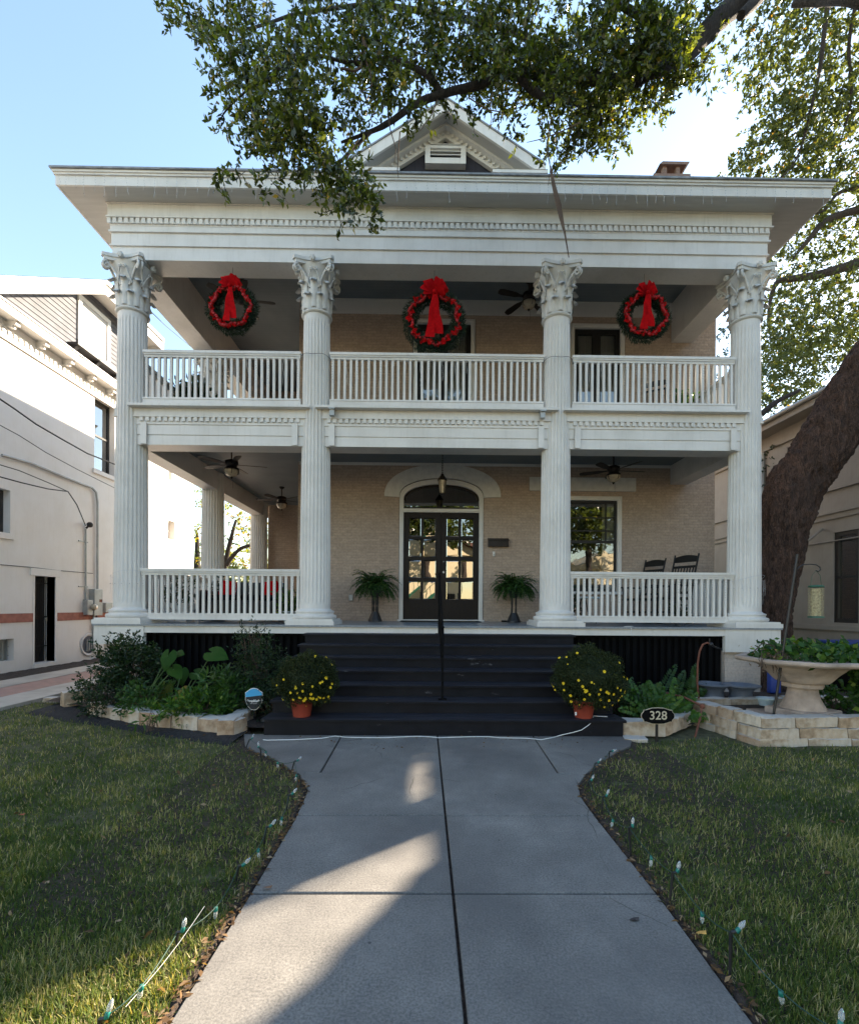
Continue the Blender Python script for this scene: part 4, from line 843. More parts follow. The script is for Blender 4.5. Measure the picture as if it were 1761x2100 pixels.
# walk: outline from the kerb of the lawn, in plan
Lp=[G(350,2100),G(515,1836),G(605,1683),G(620,1652),G(632,1622),G(622,1600),G(598,1580),G(560,1558),G(520,1541),G(503,1531)]
Rp=[G(1540,2100),G(1345,1836),G(1208,1663),G(1189,1635),G(1185,1612),G(1200,1590),G(1228,1566),G(1262,1545),G(1292,1532)]
def xy(p): return (p.x,p.y)
Lw=[(xy(Lp[0])[0]-.35*0,-4)]+[xy(p) for p in Lp]+[(-2.2,6.2)]; Lw[0]=(Lp[0].x-.02,-6.)
Rw=[(Rp[0].x+.05,-6.)]+[xy(p) for p in Rp]+[(2.6,6.2)]
yj1=G(900,1836).y; yj2=G(900,1675).y; y3=G(680,1588).y
def xat(W,y):
    for (a,b),(c,d) in zip(W,W[1:]):
        if min(b,d)<=y<=max(b,d) and d!=b: return a+(c-a)*(y-b)/(d-b)
    return W[-1][0]
def cxat(y): return xy(G(897,1512))[0]+(xy(G(955,2100))[0]-xy(G(897,1512))[0])*(xy(G(897,1512))[1]-y)/(xy(G(897,1512))[1]-xy(G(955,2100))[1])
wk=MB(); g_=.006; zt=.012
def slab(pts):
    n=len(pts); c=(sum(p[0] for p in pts)/n,sum(p[1] for p in pts)/n)
    ins=[]
    for p in pts:
        d=math.hypot(p[0]-c[0],p[1]-c[1]); ins.append((p[0]-(p[0]-c[0])*.008/d,p[1]-(p[1]-c[1])*.008/d))
    wk.add([(p[0],p[1],-.1) for p in pts]+[(p[0],p[1],zt-.007) for p in pts]+[(p[0],p[1],zt) for p in ins],[tuple(range(2*n,3*n))]+[(i,(i+1)%n,n+(i+1)%n,n+i) for i in range(n)]+[(n+i,n+(i+1)%n,2*n+(i+1)%n,2*n+i) for i in range(n)])
ys=[-6,-4.4,-2.9,-1.4,.1,yj1-1.0*0-1.35,yj1,yj2]
ys=[-6,-4.3,-2.6,-.9,yj1-1.42,yj1,yj2]; g_=.008
for a,b in zip(ys,ys[1:]):
    # left slab, right slab, follow edges
    def edge(W): return [(xat(W,a+g_),a+g_)]+[p for p in W if a+g_<p[1]<b-g_]+[(xat(W,b-g_),b-g_)]
    le=edge(Lw); re_=edge(Rw)
    slab([(cxat(a)-g_,a+g_),(cxat(b)-g_,b-g_)]+le[::-1]); slab([(cxat(a)+g_,a+g_)]+re_+[(cxat(b)+g_,b-g_)])
a=yj2+g_; d1=G(657,1587); d2=G(697,1516); e1=G(1144,1588); e2=G(1100,1520); yt=5.9
slab([(cxat(a)-g_,a),(cxat(yt)-g_,yt),(d2.x+g_,yt),(d1.x+g_,d1.y),(d1.x-.16,d1.y-.02)]+[p for p in [xy(q) for q in Lp[:5]][::-1] if p[1]>a]+[(xat(Lw,a),a)])
slab([(d1.x-g_,d1.y+.01),(d2.x-g_,yt),(-2.2,yt)]+[xy(p) for p in Lp[4:]][::-1]+[(d1.x-.15,d1.y-.005)])
slab([(cxat(a)+g_,a),(xat(Rw,a),a)]+[p for p in [xy(q) for q in Rp[:5]] if p[1]>a]+[(e1.x+.14,e1.y-.02),(e1.x-g_,e1.y),(e2.x-g_,yt),(cxat(yt)+g_,yt)])
slab([(e1.x+g_,e1.y+.01),(e1.x+.13,e1.y-.005)]+[xy(p) for p in Rp[4:]]+[(2.6,yt),(e2.x+g_,yt)])
tag(wk.build('walkway','conc'),kind='structure')
mb=MB(); mb.box(-2.2,2.7,-6,5.95,-.12,-.012); tag(mb.build('walkway_bed','soil'),kind='structure')
# soil lip between walk and grass
for W,s,nm in((Lw,-1,'left'),(Rw,1,'right')):
    P=[p for p in W]; m=MB(); vs=[]
    dense=[]
    for (a,b),(c,d) in zip(P,P[1:]):
        k=max(1,int(math.hypot(c-a,d-b)/.06)); dense+=[(a+(c-a)*i/k,b+(d-b)*i/k) for i in range(k)]
    for x,y in dense: w=.05+.03*mnoise.noise(Vector((x*3,y*3,0))); vs+=[(x-s*-.002,y,-.02),(x+s*w*.5,y,.004+.01*mnoise.noise(Vector((x*20,y*20,5)))),(x+s*(w+.05),y,-.01)]
    m.add(vs,[(i*3+k,i*3+k+1,(i+1)*3+k+1,(i+1)*3+k) for i in range(len(dense)-1) for k in range(2)],True); tag(m.build('soil_edge','soil'),kind='structure')
def sheet(name,mat,x0,x1,y0,y1,z,amp=.0,n=1,kind='structure'):
    m=MB(); nx=max(1,int((x1-x0)/n)); ny=max(1,int((y1-y0)/n)); vs=[(x0+(x1-x0)*i/nx,y0+(y1-y0)*j/ny,z+amp*mnoise.noise(Vector((i*.7,j*.7,z*9)))) for j in range(ny+1) for i in range(nx+1)]
    m.add(vs,[(j*(nx+1)+i,j*(nx+1)+i+1,(j+1)*(nx+1)+i+1,(j+1)*(nx+1)+i) for j in range(ny) for i in range(nx)],True); return tag(m.build(name,mat),kind=kind)
# driveway on the left (strips run back along the neighbour's wall)
mb=MB(); mb.box(-8.55,-7.85,-6,24,-.1,.03); mb.box(-7.05,-6.35,-6,24,-.1,.03); tag(mb.build('driveway','drive'),kind='structure')
mb=MB(); mb.box(-7.85,-7.05,-6,24,-.1,.022); tag(mb.build('paver_strip','paver'),kind='structure')
sheet('wall_side_soil','soil',-9.5,-8.56,2,24,.01,.035,.14)
bs=MB(); vs=[]
for i in range(34):
    x=-2.0-i*.12; y0=max(6.02,6.02+(-x-2.33)*.44)
    for j in range(12): vs.append((x,y0+(8.4-y0)*j/11,.06+.05*mnoise.noise(Vector((x*6,j*.8,1)))))
bs.add(vs,[(i*12+j,i*12+j+1,(i+1)*12+j+1,(i+1)*12+j) for i in range(33) for j in range(11)],True); tag(bs.build('left_bed_soil','soil'),kind='structure')
sheet('right_bed_soil','soil',2.55,3.62,6.3,8.2,.05,.03,.13)
ms=MB(); vs=[]
for i in range(52):
    x=-2.2-i*.07; y=5.85+(-x-2.33)*.44; vs+=[(x,y-.36+.06*mnoise.noise(Vector((x*3,0,0))),-.03),(x,y-.25,.012+.02*mnoise.noise(Vector((x*9,2,0)))),(x,y-.05,.02+.02*mnoise.noise(Vector((x*9,4,0)))),(x,y+.3,.02)]
ms.add(vs,[(i*4+k,i*4+k+1,(i+1)*4+k+1,(i+1)*4+k) for i in range(51) for k in range(3)],True); tag(ms.build('mulch_strip','mulch'),kind='structure')
# street and far side, behind the camera
mb=MB(); mb.box(-60,60,-16,-8,-.5,-.03); tag(mb.build('road','asph'),kind='structure')
mb=MB(); mb.box(-60,60,-8,-7.85,-.5,.08); mb.box(-60,60,-16.15,-16,-.5,.08); tag(mb.build('kerb','drive'),kind='structure')
# ================================================================ STONES
stone_variants=[]
def stone(cx,cy,z0,L,Dp,Hh,rz,label,group,seed):
    rg=random.Random(seed); m=MB(); xs=[-L/2+L*i/6 for i in range(7)]; vs=[]
    ring=[(-.5,0),(-.46,.93),(-.40,1),(0,1.01),(.42,1),(.5,.92),(.5,0)]
    for i,x in enumerate(xs):
        e=.93 if i in(0,6) else 1
        for a,b in ring: vs.append((x*(.985 if i in (0,6) else 1)+rg.uniform(-.006,.006),a*Dp*e+rg.uniform(-.008,.008),b*Hh*(.98 if i in(0,6) else 1)+(rg.uniform(-.006,.006) if b else 0)))
    k=len(ring); fs=[(i*k+j,(i+1)*k+j,(i+1)*k+(j+1)%k,i*k+(j+1)%k) for i in range(6) for j in range(k)]+[tuple(range(k)),tuple(range(6*k,7*k))[::-1]]
    m.add(vs,fs); o=m.build('stone_block','stone',local=False); o.location=(cx,cy,z0); o.rotation_euler=(rg.uniform(-.02,.02),rg.uniform(-.015,.015),rz); o.data.flip_normals()
    return tag(o,label,'stone',group)
ORD=['first','second','third','fourth','fifth','sixth','seventh','eighth','ninth','tenth','eleventh','twelfth']
def course(P,z,Hh,Dp,Ls,fmt,group,seed,skip=()):
    """stones along polyline P (front face line) from its start"""
    i=0; rg=random.Random(seed); seg=0; pos=0.; idx=0
    for (a,b),(c,d) in zip(P,P[1:]):
        Lt=math.hypot(c-a,d-b); rz=math.atan2(d-b,c-a); n=max(1,round(Lt/Ls)); cuts=[0]+sorted((k+rg.uniform(-.18,.18))*Lt/n for k in range(1,n))+[Lt]
        for s0,s1 in zip(cuts,cuts[1:]):
            mid=(s0+s1)/2; L=s1-s0-.008; nx,ny=-math.sin(rz),math.cos(rz)
            if idx not in skip: stone(a+math.cos(rz)*mid+nx*Dp/2,b+math.sin(rz)*mid+ny*Dp/2,z+rg.uniform(-.004,.006),L,Dp*rg.uniform(.92,1.05),Hh*rg.uniform(.95,1.04),rz+rg.uniform(-.02,.02),fmt%ORD[min(idx,11)],group,seed*100+idx)
            idx+=1
q=lambda x,y,z=0:xy(G(x,y,z))
course([q(177,1466),q(283,1489),q(480,1511)],-.02,.20,.26,.46,'white topped limestone block, %s from the left in the front edging of the left bed','limestone edging of the left bed',3)
course([q(480,1511),q(528,1478)],.0,.19,.22,.40,'limestone block, %s in the return of the left bed edging beside the steps','limestone edging of the left bed',5)
stone(*q(152,1448,0),-.02,.30,.22,.26,.9,'upright pale limestone block at the far left corner of the left bed','limestone edging of the left bed',71)
stone(*q(122,1436,0),-.02,.42,.16,.07,.15,'thin flat limestone slab lying beyond the far left corner block','limestone edging of the left bed',72)
stone(*q(524,1472,.0),.18,.36,.2,.14,1.1,'raised pale block stacked on the return of the left edging next to the steps','limestone edging of the left bed',73)
course([q(1275,1512),q(1366,1514),q(1425,1488)],.02,.17,.24,.48,'tan limestone block, %s from the left in the small edging behind the house number sign','limestone edging of the right bed',7)
course([q(1280,1519),q(1330,1522)],-.03,.06,.2,.34,'thin white limestone slab, %s under the small edging beside the steps','limestone edging of the right bed',8)
A_=q(1415,1482); B_=q(1557,1528); C_=(8.0,B_[1]+.12)
for k in range(3):
    h=.125
    off=.012*k
    course([(A_[0]+off,A_[1]),(B_[0]+off,B_[1]+off)],-.06+k*h,h,.2,.33+.03*k,'limestone block, %s from the back in the '+('bottom','middle','top')[k]+' course of the planter wall side','limestone raised planter wall',20+k)
    course([(B_[0]+off+.01,B_[1]+off),(C_[0],C_[1]+off)],-.06+k*h,h,.2,.62-.06*k,'limestone block, %s from the left in the '+('bottom','middle','top')[k]+' course of the planter wall front','limestone raised planter wall',30+k)
course([(A_[0]+.3,A_[1]+.25),(6.4,A_[1]+.45)],.12,.16,.18,.5,'limestone block, %s from the left in the rear row of the raised planter','limestone raised planter wall',40)
m=MB(); m.prism([(A_[0]+.1,A_[1]),(B_[0]+.12,B_[1]+.15),(8.,C_[1]+.1),(8.,8.),(3.8,8.)],-.05,.19,'Z'); tag(m.build('raised_bed_soil','soil'),kind='structure')
# ================================================================ STONE URN PLANTER
ux,uy=4.92,6.15; up=thing('stone_planter',(ux,uy,.2),'large pink-tan octagonal stone bowl planter on a flared pedestal','planter')
def octl(m,prof,seg=8,a0=PI/8):
    vs=[(ux+r*math.cos(a0+2*PI*i/seg),uy+r*math.sin(a0+2*PI*i/seg),z) for r,z in prof for i in range(seg)]
    m.add(vs,[(j*seg+i,j*seg+(i+1)%seg,(j+1)*seg+(i+1)%seg,(j+1)*seg+i) for j in range(len(prof)-1) for i in range(seg)]+[tuple(range(seg))[::-1],tuple(range(len(vs)-seg,len(vs)))])
m=MB(); sb_=.28
for i in range(1): m.box(ux-.46,ux+.46,uy-.42,uy+.42,.19,.215); 
m.build('slab','urnstone',up,bevel=.01)
m=MB(); m.rot(Matrix(),0); st0=0; m.box(-.30,.30,-.30,.30,.216,.31); m.rot(Matrix.Translation((ux,uy,0))@Matrix.Rotation(.42,4,'Z')); m.build('plinth','urnstone',up,bevel=.015)
m=MB(); octl(m,[(.25,.311),(.225,.37),(.185,.45),(.165,.53),(.16,.58)],24); m.build('pedestal','urnstone',up,bevel=0)
m=MB(); octl(m,[(.225,.581),(.235,.60),(.235,.64),(.22,.655)],8); m.build('collar','urnstone',up,bevel=.01)
m=MB(); octl(m,[(.29,.656),(.33,.69),(.40,.77),(.50,.86),(.58,.90)],8); octl(m,[(.58,.90),(.74,.905),(.765,.93),(.76,.965),(.66,.965),(.62,.94)],8); m.build('bowl','urnstone',up,bevel=.008)
# pothos
n=240; a=RNG.uniform(0,2*PI,n); r=RNG.random(n)**.6*.62; C=np.stack([ux+.05+r*np.cos(a),uy+r*np.sin(a)*.9,.95+RNG.random(n)*.28*(1-r*.7)],1)
k=np.array([[.62+.30*t+RNG.normal()*.05+ux-ux,-.30+RNG.normal()*.12,.93+.10*math.sin(t*3)-.80*t**1.5+RNG.normal()*.05] for t in RNG.random(260)]); k[:,0]+=ux-.20; k[:,1]+=uy
C=np.concatenate([C,k]); D=RNG.normal(size=(len(C),3)); D[:,1]-=.8; D[:,2]-=.3; C2=np.repeat(C,3,0)+RNG.normal(size=(len(C)*3,3))*.03; D2=np.repeat(D,3,0)+RNG.normal(size=(len(C)*3,3))*.5
pt=thing('pothos_vine',(ux,uy,.95),'bright green trailing vine heaped in the stone planter and spilling over its right side','vine')
Lf=RNG.uniform(.06,.12,len(C2)); V=leaves(C2,D2,Lf,Lf*.72,.12,np.tile([[0,-.8,.5]],(len(C2),1))); leafmesh('foliage',V,RNG.random(len(C2))**1.6,'bright',pt)
m=MB(); m.tube([(ux+.1,uy-.1,.96),(ux+.55,uy-.35,1.0),(ux+.75,uy-.4,.75),(ux+.85,uy-.4,.4),(ux+.9,uy-.35,.15)],.008,5); m.tube([(ux,uy-.1,.96),(ux+.4,uy-.4,1.02),(ux+.62,uy-.5,.7),(ux+.68,uy-.45,.4)],.006,5); m.build('stem','stem',pt)
dv=thing('dry_vine',(4.2,6.1,.95),'thin dry reddish vine hanging off the left rim of the stone planter','vine'); m=MB()
for i in range(9):
    x=ux-.70+random.uniform(0,.28); m.tube([(x+.15,uy-.2,.97),(x,uy-.22,1.0+random.uniform(0,.1)),(x-.1,uy-.25,.95+random.uniform(-.05,.15)),(x-.08+random.uniform(-.06,.06),uy-.27,.80+random.uniform(-.08,.1))],.004,4)
m.tube([(ux-.35,uy,.97),(ux-.45,uy-.1,1.12),(ux-.6,uy-.1,1.16),(ux-.75,uy-.15,1.05)],.007,5); m.build('stem','twig',dv)
C=np.array([ux-.62,uy-.22,.98])+RNG.normal(size=(60,3))*np.array([.13,.06,.08]); leafmesh('foliage',leaves(C,RNG.normal(size=C.shape),np.full(60,.03),np.full(60,.015)),RNG.random(60),'deadleaf',dv)
# blue grey pots, pale bowl
def flarepot(px,y0,label,seed):
    p=U(px,1420,y0); m=MB(); m.lathe([(.19,0),(.165,.03),(.15,.08),(.155,.14),(.185,.19),(.23,.215),(.26,.225),(.262,.245),(.20,.25),(.14,.17),(.001,.15)],(p.x,y0,.19),26); tag(m.build('flared_pot','bluegrey',loc=(p.x,y0,.19)),label,'pot','blue grey flared pots')
flarepot(1460,7.35,'blue grey flared pot in front of the black slats, left one of two',1); flarepot(1518,7.25,'blue grey flared pot in front of the brick pier, right one of two',2)
p=U(1569,1436,6.9); m=MB(); m.lathe([(.075,0),(.10,.08),(.12,.10),(.12,.112),(.10,.112),(.001,.09)],(p.x,6.9,.19),20); m.rot(Matrix(),0); tag(m.build('bowl_pot','bowlwhite',loc=(p.x,6.9,.19)),'small pale blue bowl pot between the brick pier and the stone planter','pot')
m=MB(); p=U(1590,1400,7.9); m.box(p.x-.16,p.x+.02,7.8,7.9,.2,.95); tag(m.build('storage_tub','blue',loc=(p.x,7.85,.2),bevel=.02),'narrow dark blue upright panel behind the stone planter','panel')
# shepherd hook and feeder
a=U(1582,1470,5.95); b=U(1634,1137,5.95)
sh=thing('shepherd_hook',a,'tall thin black shepherd hook pole leaning beside the stone planter','pole'); m=MB(); m.tube([(a.x,a.y,.12),tuple(b)],.015,8); m.build('pole','iron',sh)
P=[(1629,1170),(1636,1164),(1646,1158),(1660,1157),(1672,1158),(1680,1163),(1681,1169),(1677,1172),(1672,1170)]
m=MB(); m.tube([U(x,y,5.95) for x,y in P],.007,6); m.build('hook','iron',sh)
c=U(1672,1233,5.95); fd=thing('bird_feeder',(c.x,5.95,c.z-.2),'green wire mesh bird feeder hanging from the shepherd hook','bird feeder'); fx,fz0,fz1=c.x,U(0,1264,5.95).z-.05,U(0,1202,5.95).z-.05
fz0=c.z-.195; fz1=c.z+.185
m=MB(); m.lathe([(.055,fz0+.01),(.055,fz1-.03)],(fx,5.95,0),16); m.build('seed_tube','seed',fd)
m=MB(); 
for i in range(14): a_=2*PI*i/14; m.tube([(fx+.078*math.cos(a_),5.95+.078*math.sin(a_),fz0),(fx+.078*math.cos(a_),5.95+.078*math.sin(a_),fz1)],.002,4)
for i in range(14): z=fz0+(fz1-fz0)*i/13; m.lathe([(.078,z-.002),(.081,z),(.078,z+.002)],(fx,5.95,0),14,caps=False)
m.build('mesh_cage','seed',fd); m=MB(); m.lathe([(.001,fz1+.02),(.08,fz1+.012),(.085,fz1-.012),(.001,fz1-.012)],(fx,5.95,0),16,caps=False); m.build('cap','greenmetal',fd); m=MB(); m.lathe([(.085,fz0-.012),(.085,fz0+.006),(.001,fz0+.006)],(fx,5.95,0),16); m.build('tray','greenmetal',fd)
m=MB(); m.tube([(fx-.07,5.95,fz1),(fx-.05,5.95,fz1+.14),(fx,5.95,fz1+.2),(fx+.05,5.95,fz1+.14),(fx+.07,5.95,fz1)],.003,4); m.build('hanger','greenmetal',fd)
# rusty hook & spigot
m=MB(); m.tube([U(x,y,6.95) for x,y in((1432,1432),(1429,1400),(1430,1360),(1434,1335),(1440,1322),(1449,1318),(1457,1322))],.014,7); hk=m.build('garden_hook','rust',loc=U(1432,1432,6.95)); tag(hk,'bent rusty red hose arching up in front of the black slats','hose')
m=MB(); pp=U(1457,1322,6.95); m.ball(pp,.035,8,6); m.tube([pp,pp+Vector((.05,0,-.03)),pp+Vector((.16,0,-.07))],[.02,.015,.006],6); m.tube([pp+Vector((-.02,0,.02)),pp+Vector((-.02,0,.09))],.008,5); m.build('nozzle','iron',hk)
a=G(1424,1508); m=MB(); m.tube([(a.x,a.y,-.03),(a.x+.12,a.y+.1,.18),(a.x+.22,a.y+.22,.32),(a.x+.1,a.y+.45,.40),(a.x-.1,a.y+.7,.42)],.013,7); m.ball((a.x+.22,a.y+.22,.32),.035,8,6); tag(m.build('rusty_pipe','rust',loc=(a.x,a.y,0)),'bent rusty pipe leaning over the corner of the raised planter wall','pipe')
# ================================================================ STEP POTS (mums)
def mum(px,pyb,R,Y,label,seed,stic=False):
    rg=random.Random(seed); c=U(px,pyb,Y); z0=.216; t=thing('chrysanthemum_pot',(c.x,Y,z0),label,'potted flowers','potted chrysanthemums on the bottom step'); ORG[t.name]=Vector((c.x,Y,z0))
    m=MB(); m.lathe([(.105,0),(.14,.20),(.15,.205),(.152,.225),(.14,.225),(.001,.2)],(c.x,Y,z0),24); pot=m.build('pot','terra',t)
    if stic: m=MB(); m.box(c.x-.135,c.x-.115,Y-.085,Y-.08,z0+.04,z0+.08); m.rot(Matrix(),0); m.build('sticker','signtext',t)
    rs=R*Y/F; cc=np.array([c.x+.06,Y,z0+.22+rs*.62]); n=15000
    d=nrm(RNG.normal(size=(n,3))); rr=rs*(.72+.28*RNG.random(n))*(1+.10*np.sin(d[:,0]*6+seed)*np.cos(d[:,2]*5+seed)+.05*np.sin(d[:,0]*17+d[:,2]*13)); P=cc+d*rr[:,None]*np.array([1.02,.85,.88]); keep=P[:,2]>z0+.10; P=P[keep]; d=d[keep]
    V=leaves(P,d+RNG.normal(size=P.shape)*.8,np.full(len(P),.026),np.full(len(P),.012),.2); leafmesh('foliage',V,RNG.random(len(P)),'mum',t)
    m=MB(); m.ball(tuple(cc),rs*.72,14,10,.85); m.build('foliage_core','mum',t)
    fl=MB(); 
    for i in range(9):
        a=2*PI*i/9; fl.add([(0,0,0),(.014*math.cos(a-.28),.014*math.sin(a-.28),.003),(.019*math.cos(a),.019*math.sin(a),.002),(.014*math.cos(a+.28),.014*math.sin(a+.28),.003)],[(0,1,2,3)])
    me=fl.build('flower','yellow',t,local=True); dm=MB(); dm.ball((0,0,.004),.005,6,4,.5); ctr=dm.build('flower_centre','ycentre',me,local=True); first=True
    for i in range(46):
        a=rg.gauss(-PI/2+(.5 if seed==1 else -.2),.85); e=rg.gauss(-.35,.28) if i>8 else rg.uniform(0,1.2); dd=Vector((math.cos(a)*math.cos(e),math.sin(a)*math.cos(e),math.sin(e)))
        p=Vector(cc)+Vector((dd.x*rs*1.03,dd.y*rs*.88,dd.z*rs*.92))
        if p.z<z0+.05: continue
        f=me if first else copy_tree(me,t); first=False; f.location=p-Vector((c.x,Y,z0)); f.rotation_euler=(dd*1.+Vector((0,-.5,.25))).to_track_quat('Z','Y').to_euler(); s=rg.uniform(.75,1.15)*(1 if rg.random()<.75 else .5); f.scale=(s,s,s)
mum(619,1468,62,6.0,'terracotta pot of yellow chrysanthemums on the bottom step, left side',1); mum(1196,1472,74,6.0,'terracotta pot of yellow chrysanthemums on the bottom step, right side, with more bare foliage',2,True)
# cord along the step
P=[(540,1517),(548,1518),(600,1517),(660,1514),(688,1508),(710,1512),(780,1513),(850,1509),(865,1508),(880,1511),(900,1513),(960,1511),(982,1507),(1000,1508),(1025,1513),(1080,1514),(1110,1517)]
pts=[G(x,y,.018) for x,y in P]; pts=[Vector((p.x,min(p.y,5.80),p.z)) for p in pts]
ex=[(1135,1512),(1152,1507),(1175,1502),(1192,1497)]; pts+=[U(x,y,5.80) for x,y in ex]+[U(1205,1488,5.81),U(1215,1479.5,5.9)]+[Vector((2.15,6.02,.225)),Vector((2.32,6.0,.222))]
m=MB(); m.tube(pts,.005,6); tag(m.build('extension_cord','cord',loc=pts[0]),'white extension cord lying along the foot of the bottom step','cord')
# ================================================================ SIGNS
c=U(521,1434,6.35); sg_=thing('yard_sign',(c.x,6.35,.1),'small dark shield shaped yard sign with a blue top in the left bed','sign')
hw_,hh=.115,.145; sh_=[(-hw_,.09),(-.04,hh*.98),(0,hh*1.03),(.04,hh*.98),(hw_,.09),(hw_*.97,-.02),(hw_*.72,-.09),(.04,-.135),(0,-.142),(-.04,-.135),(-hw_*.72,-.09),(-hw_*.97,-.02)]
m=MB(); m.prism([(c.x+x,c.z+z) for x,z in sh_],6.345,6.355,'Y'); m.build('sign_rim','signtext',sg_)
m=MB(); m.prism([(c.x+x*.94,c.z+z*.95) for x,z in sh_],6.340,6.3448,'Y'); m.build('sign_face','signnavy',sg_)
top=[(-hw_,.03),(-hw_,.09),(-.04,hh*.98),(0,hh*1.03),(.04,hh*.98),(hw_,.09),(hw_,.06)]
m=MB(); m.prism([(c.x+x*.93,c.z+z*.945) for x,z in top],6.337,6.3398,'Y'); m.build('sign_top','signblue',sg_)
text('SimpliSafe',.044,'lettering','signtext',sg_,(c.x,6.336,c.z-.02),(PI/2,0,0),.001,.0012); text('HOME SECURITY',.012,'small_lettering','signtext',sg_,(c.x,6.336,c.z-.055),(PI/2,0,0),.0005)
m=MB(); m.box(c.x-.008,c.x+.008,6.356,6.366,-.05,c.z); m.build('stake','iron',sg_)
c=U(1348,1468,5.72); sn=thing('house_number_sign',(c.x,5.72,0),'black oval house number sign reading 328 on a short stake','sign')
W2,H2=.205,.10; o_=[]
for sx,sz,rev in((1,1,0),(1,-1,1),(-1,-1,0),(-1,1,1)):
    seg=[(0,1.),(.35,.97),(.62,.80),(.72,.72),(.84,.72),(.86,.50),(.97,.25),(1.,0)]
    s2=[(x*sx*W2,z*sz*H2) for x,z in seg]; s2=s2[::-1] if rev else s2; o_+=s2
oo=[]; 
for p_ in o_:
    if not oo or (abs(p_[0]-oo[-1][0])+abs(p_[1]-oo[-1][1]))>1e-5: oo.append(p_)
if abs(oo[0][0]-oo[-1][0])+abs(oo[0][1]-oo[-1][1])<1e-5: oo.pop()
m=MB(); m.prism([(c.x+x,c.z+z) for x,z in oo],5.715,5.725,'Y'); m.build('sign_rim','gold',sn); m=MB(); m.prism([(c.x+x*.965,c.z+z*.94) for x,z in oo],5.710,5.7148,'Y'); m.build('sign_face','black',sn)
bpy_font=text('328',.145,'numerals','gold',sn,(c.x,5.708,c.z+.002),(PI/2,0,0),.0015,.001)
m=MB(); m.box(c.x-.02,c.x+.01,5.726,5.74,-.05,c.z); m.build('stake','iron',sn)
# ================================================================ PATH LIGHTS
def bulbset(parent,p,up_):
    d=Vector(up_).normalized(); q0=d.to_track_quat('Z','Y').to_matrix().to_4x4()@Matrix.Scale(.74,4); 
    m=MB(); m.lathe([(.008,0),(.0125,.002),(.0125,.028),(.010,.032)],(0,0,0),10); m.rot(Matrix.Translation(p)@q0); s=m.build('socket','socket',parent)
    m=MB(); m.lathe([(.008,.030),(.012,.038),(.0145,.05),(.013,.064),(.008,.078),(.003,.086),(.0005,.088)],(0,0,0),10); m.rot(Matrix.Translation(p)@q0); m.build('bulb','bulb',parent)
def pathlight(bx,by,tx,ty,ux_,uy_,where,Yo=None):
    b=G(bx,by); tp=U(tx,ty,b.y); e=U(ux_,uy_,b.y)
    t=thing('path_light',b,'clear bulb on black stake, %s'%where,'path light','bulb stakes lining the walkway')
    m=MB(); m.tube([(b.x,b.y,-.04),tuple(tp)],[.005,.008],6); d=(e-tp); m.tube([tuple(tp),(tp.x+(.02 if d.x>=0 else -.02),tp.y,tp.z+.003)],.0075,6); m.build('stake','iron',t)
    bulbset(t,Vector((tp.x+(.022 if d.x>=0 else -.022),tp.y,tp.z)),d+Vector((0,.01,0))); return tp
Lset=[(502,1533,512,1516,516,1506,'beside the corner of the left stone edging'),(538,1561,534,1534,534,1522,'second from the steps, left walk edge'),(595,1583,604,1561,615,1551,'leaning at the left walk corner'),(620,1614,614,1588,610,1604,'bulb down, at the left walk corner'),(586,1665,592,1630,604,1616,'left walk edge by the farther joint'),(540,1731,546,1696,563,1677,'left walk edge between the two joints'),(484,1805,489,1776,509,1757,'left walk edge by the nearer joint'),(360,1947,364,1912,369,1885,'upright in the sunny grass on the left'),(200,2120,205,2090,208,2075,'nearest on the left, in sunny grass')]
Rset=[(1247,1560,1249,1541,1257,1539,'farthest right, near the bottom step'),(1212,1584,1220,1565,1230,1554,'leaning at the rounded right corner'),(1201,1612,1206,1602,1213,1590,'low in the grass at the right walk corner'),(1232,1670,1236,1634,1244,1618,'right walk edge by the farther joint'),(1294,1757,1289,1697,1292,1673,'right walk edge between the two joints'),(1371,1852,1379,1790,1387,1768,'right walk edge by the nearer joint'),(1495,2014,1498,1912,1521,1890,'tallest, right walk edge near the viewer'),(1705,2150,1709,2108,1717,2085,'nearest on the right, at the bottom edge')]
def string(S,mids,nm,label):
    tops=[pathlight(*s) for s in S]; t=thing(nm,tops[len(tops)//2],label,'light string'); m=MB()
    for (a,b),md in zip(zip(tops,tops[1:]),mids):
        P=[]; sag=.035 if md is None else 0; c_=None
        if md: c_=G(md[0],md[1],.075); c_=Vector((c_.x,c_.y,.075))
        for i in range(13):
            u=i/12; p=a.lerp(b,u)
            if c_ is not None: p=(a*(1-u)**2+(c_*2-(a+b)/2)*2*u*(1-u)+b*u*u)
            else: p=p-Vector((0,0,sag*4*u*(1-u)))
            P.append(p)
        m.tube(P,.0028,5)
        if c_ is not None: 
            for ch_ in(0,): bulbset(t,P[6],(random.uniform(-.25,.25),random.uniform(-.2,.2),-1))
    m.build('cable','gcord',t)
string(Lset,[(546,1540),(570,1562),None,None,(578,1675),(529,1740),(443,1860),(292,2020)],'light_string','dark green cable strung between the bulb stakes on the left of the walk')
string(Rset,[None,None,None,(1257,1680),(1335,1755),(1439,1870),(1600,2032)],'light_string','dark green cable strung between the bulb stakes on the right of the walk')
a=G(290,2025,.10);b=G(420,1858,.12); m=MB(); m.tube([Vector(b).lerp(G(258,2065,.05),u)+Vector((0,0,-.02*math.sin(PI*u))) for u in (0,.2,.4,.6,.8,1)],.0011,5); tag(m.build('white_wire','icew',loc=a),'thin white wire crossing the sunlit grass on the left','wire')
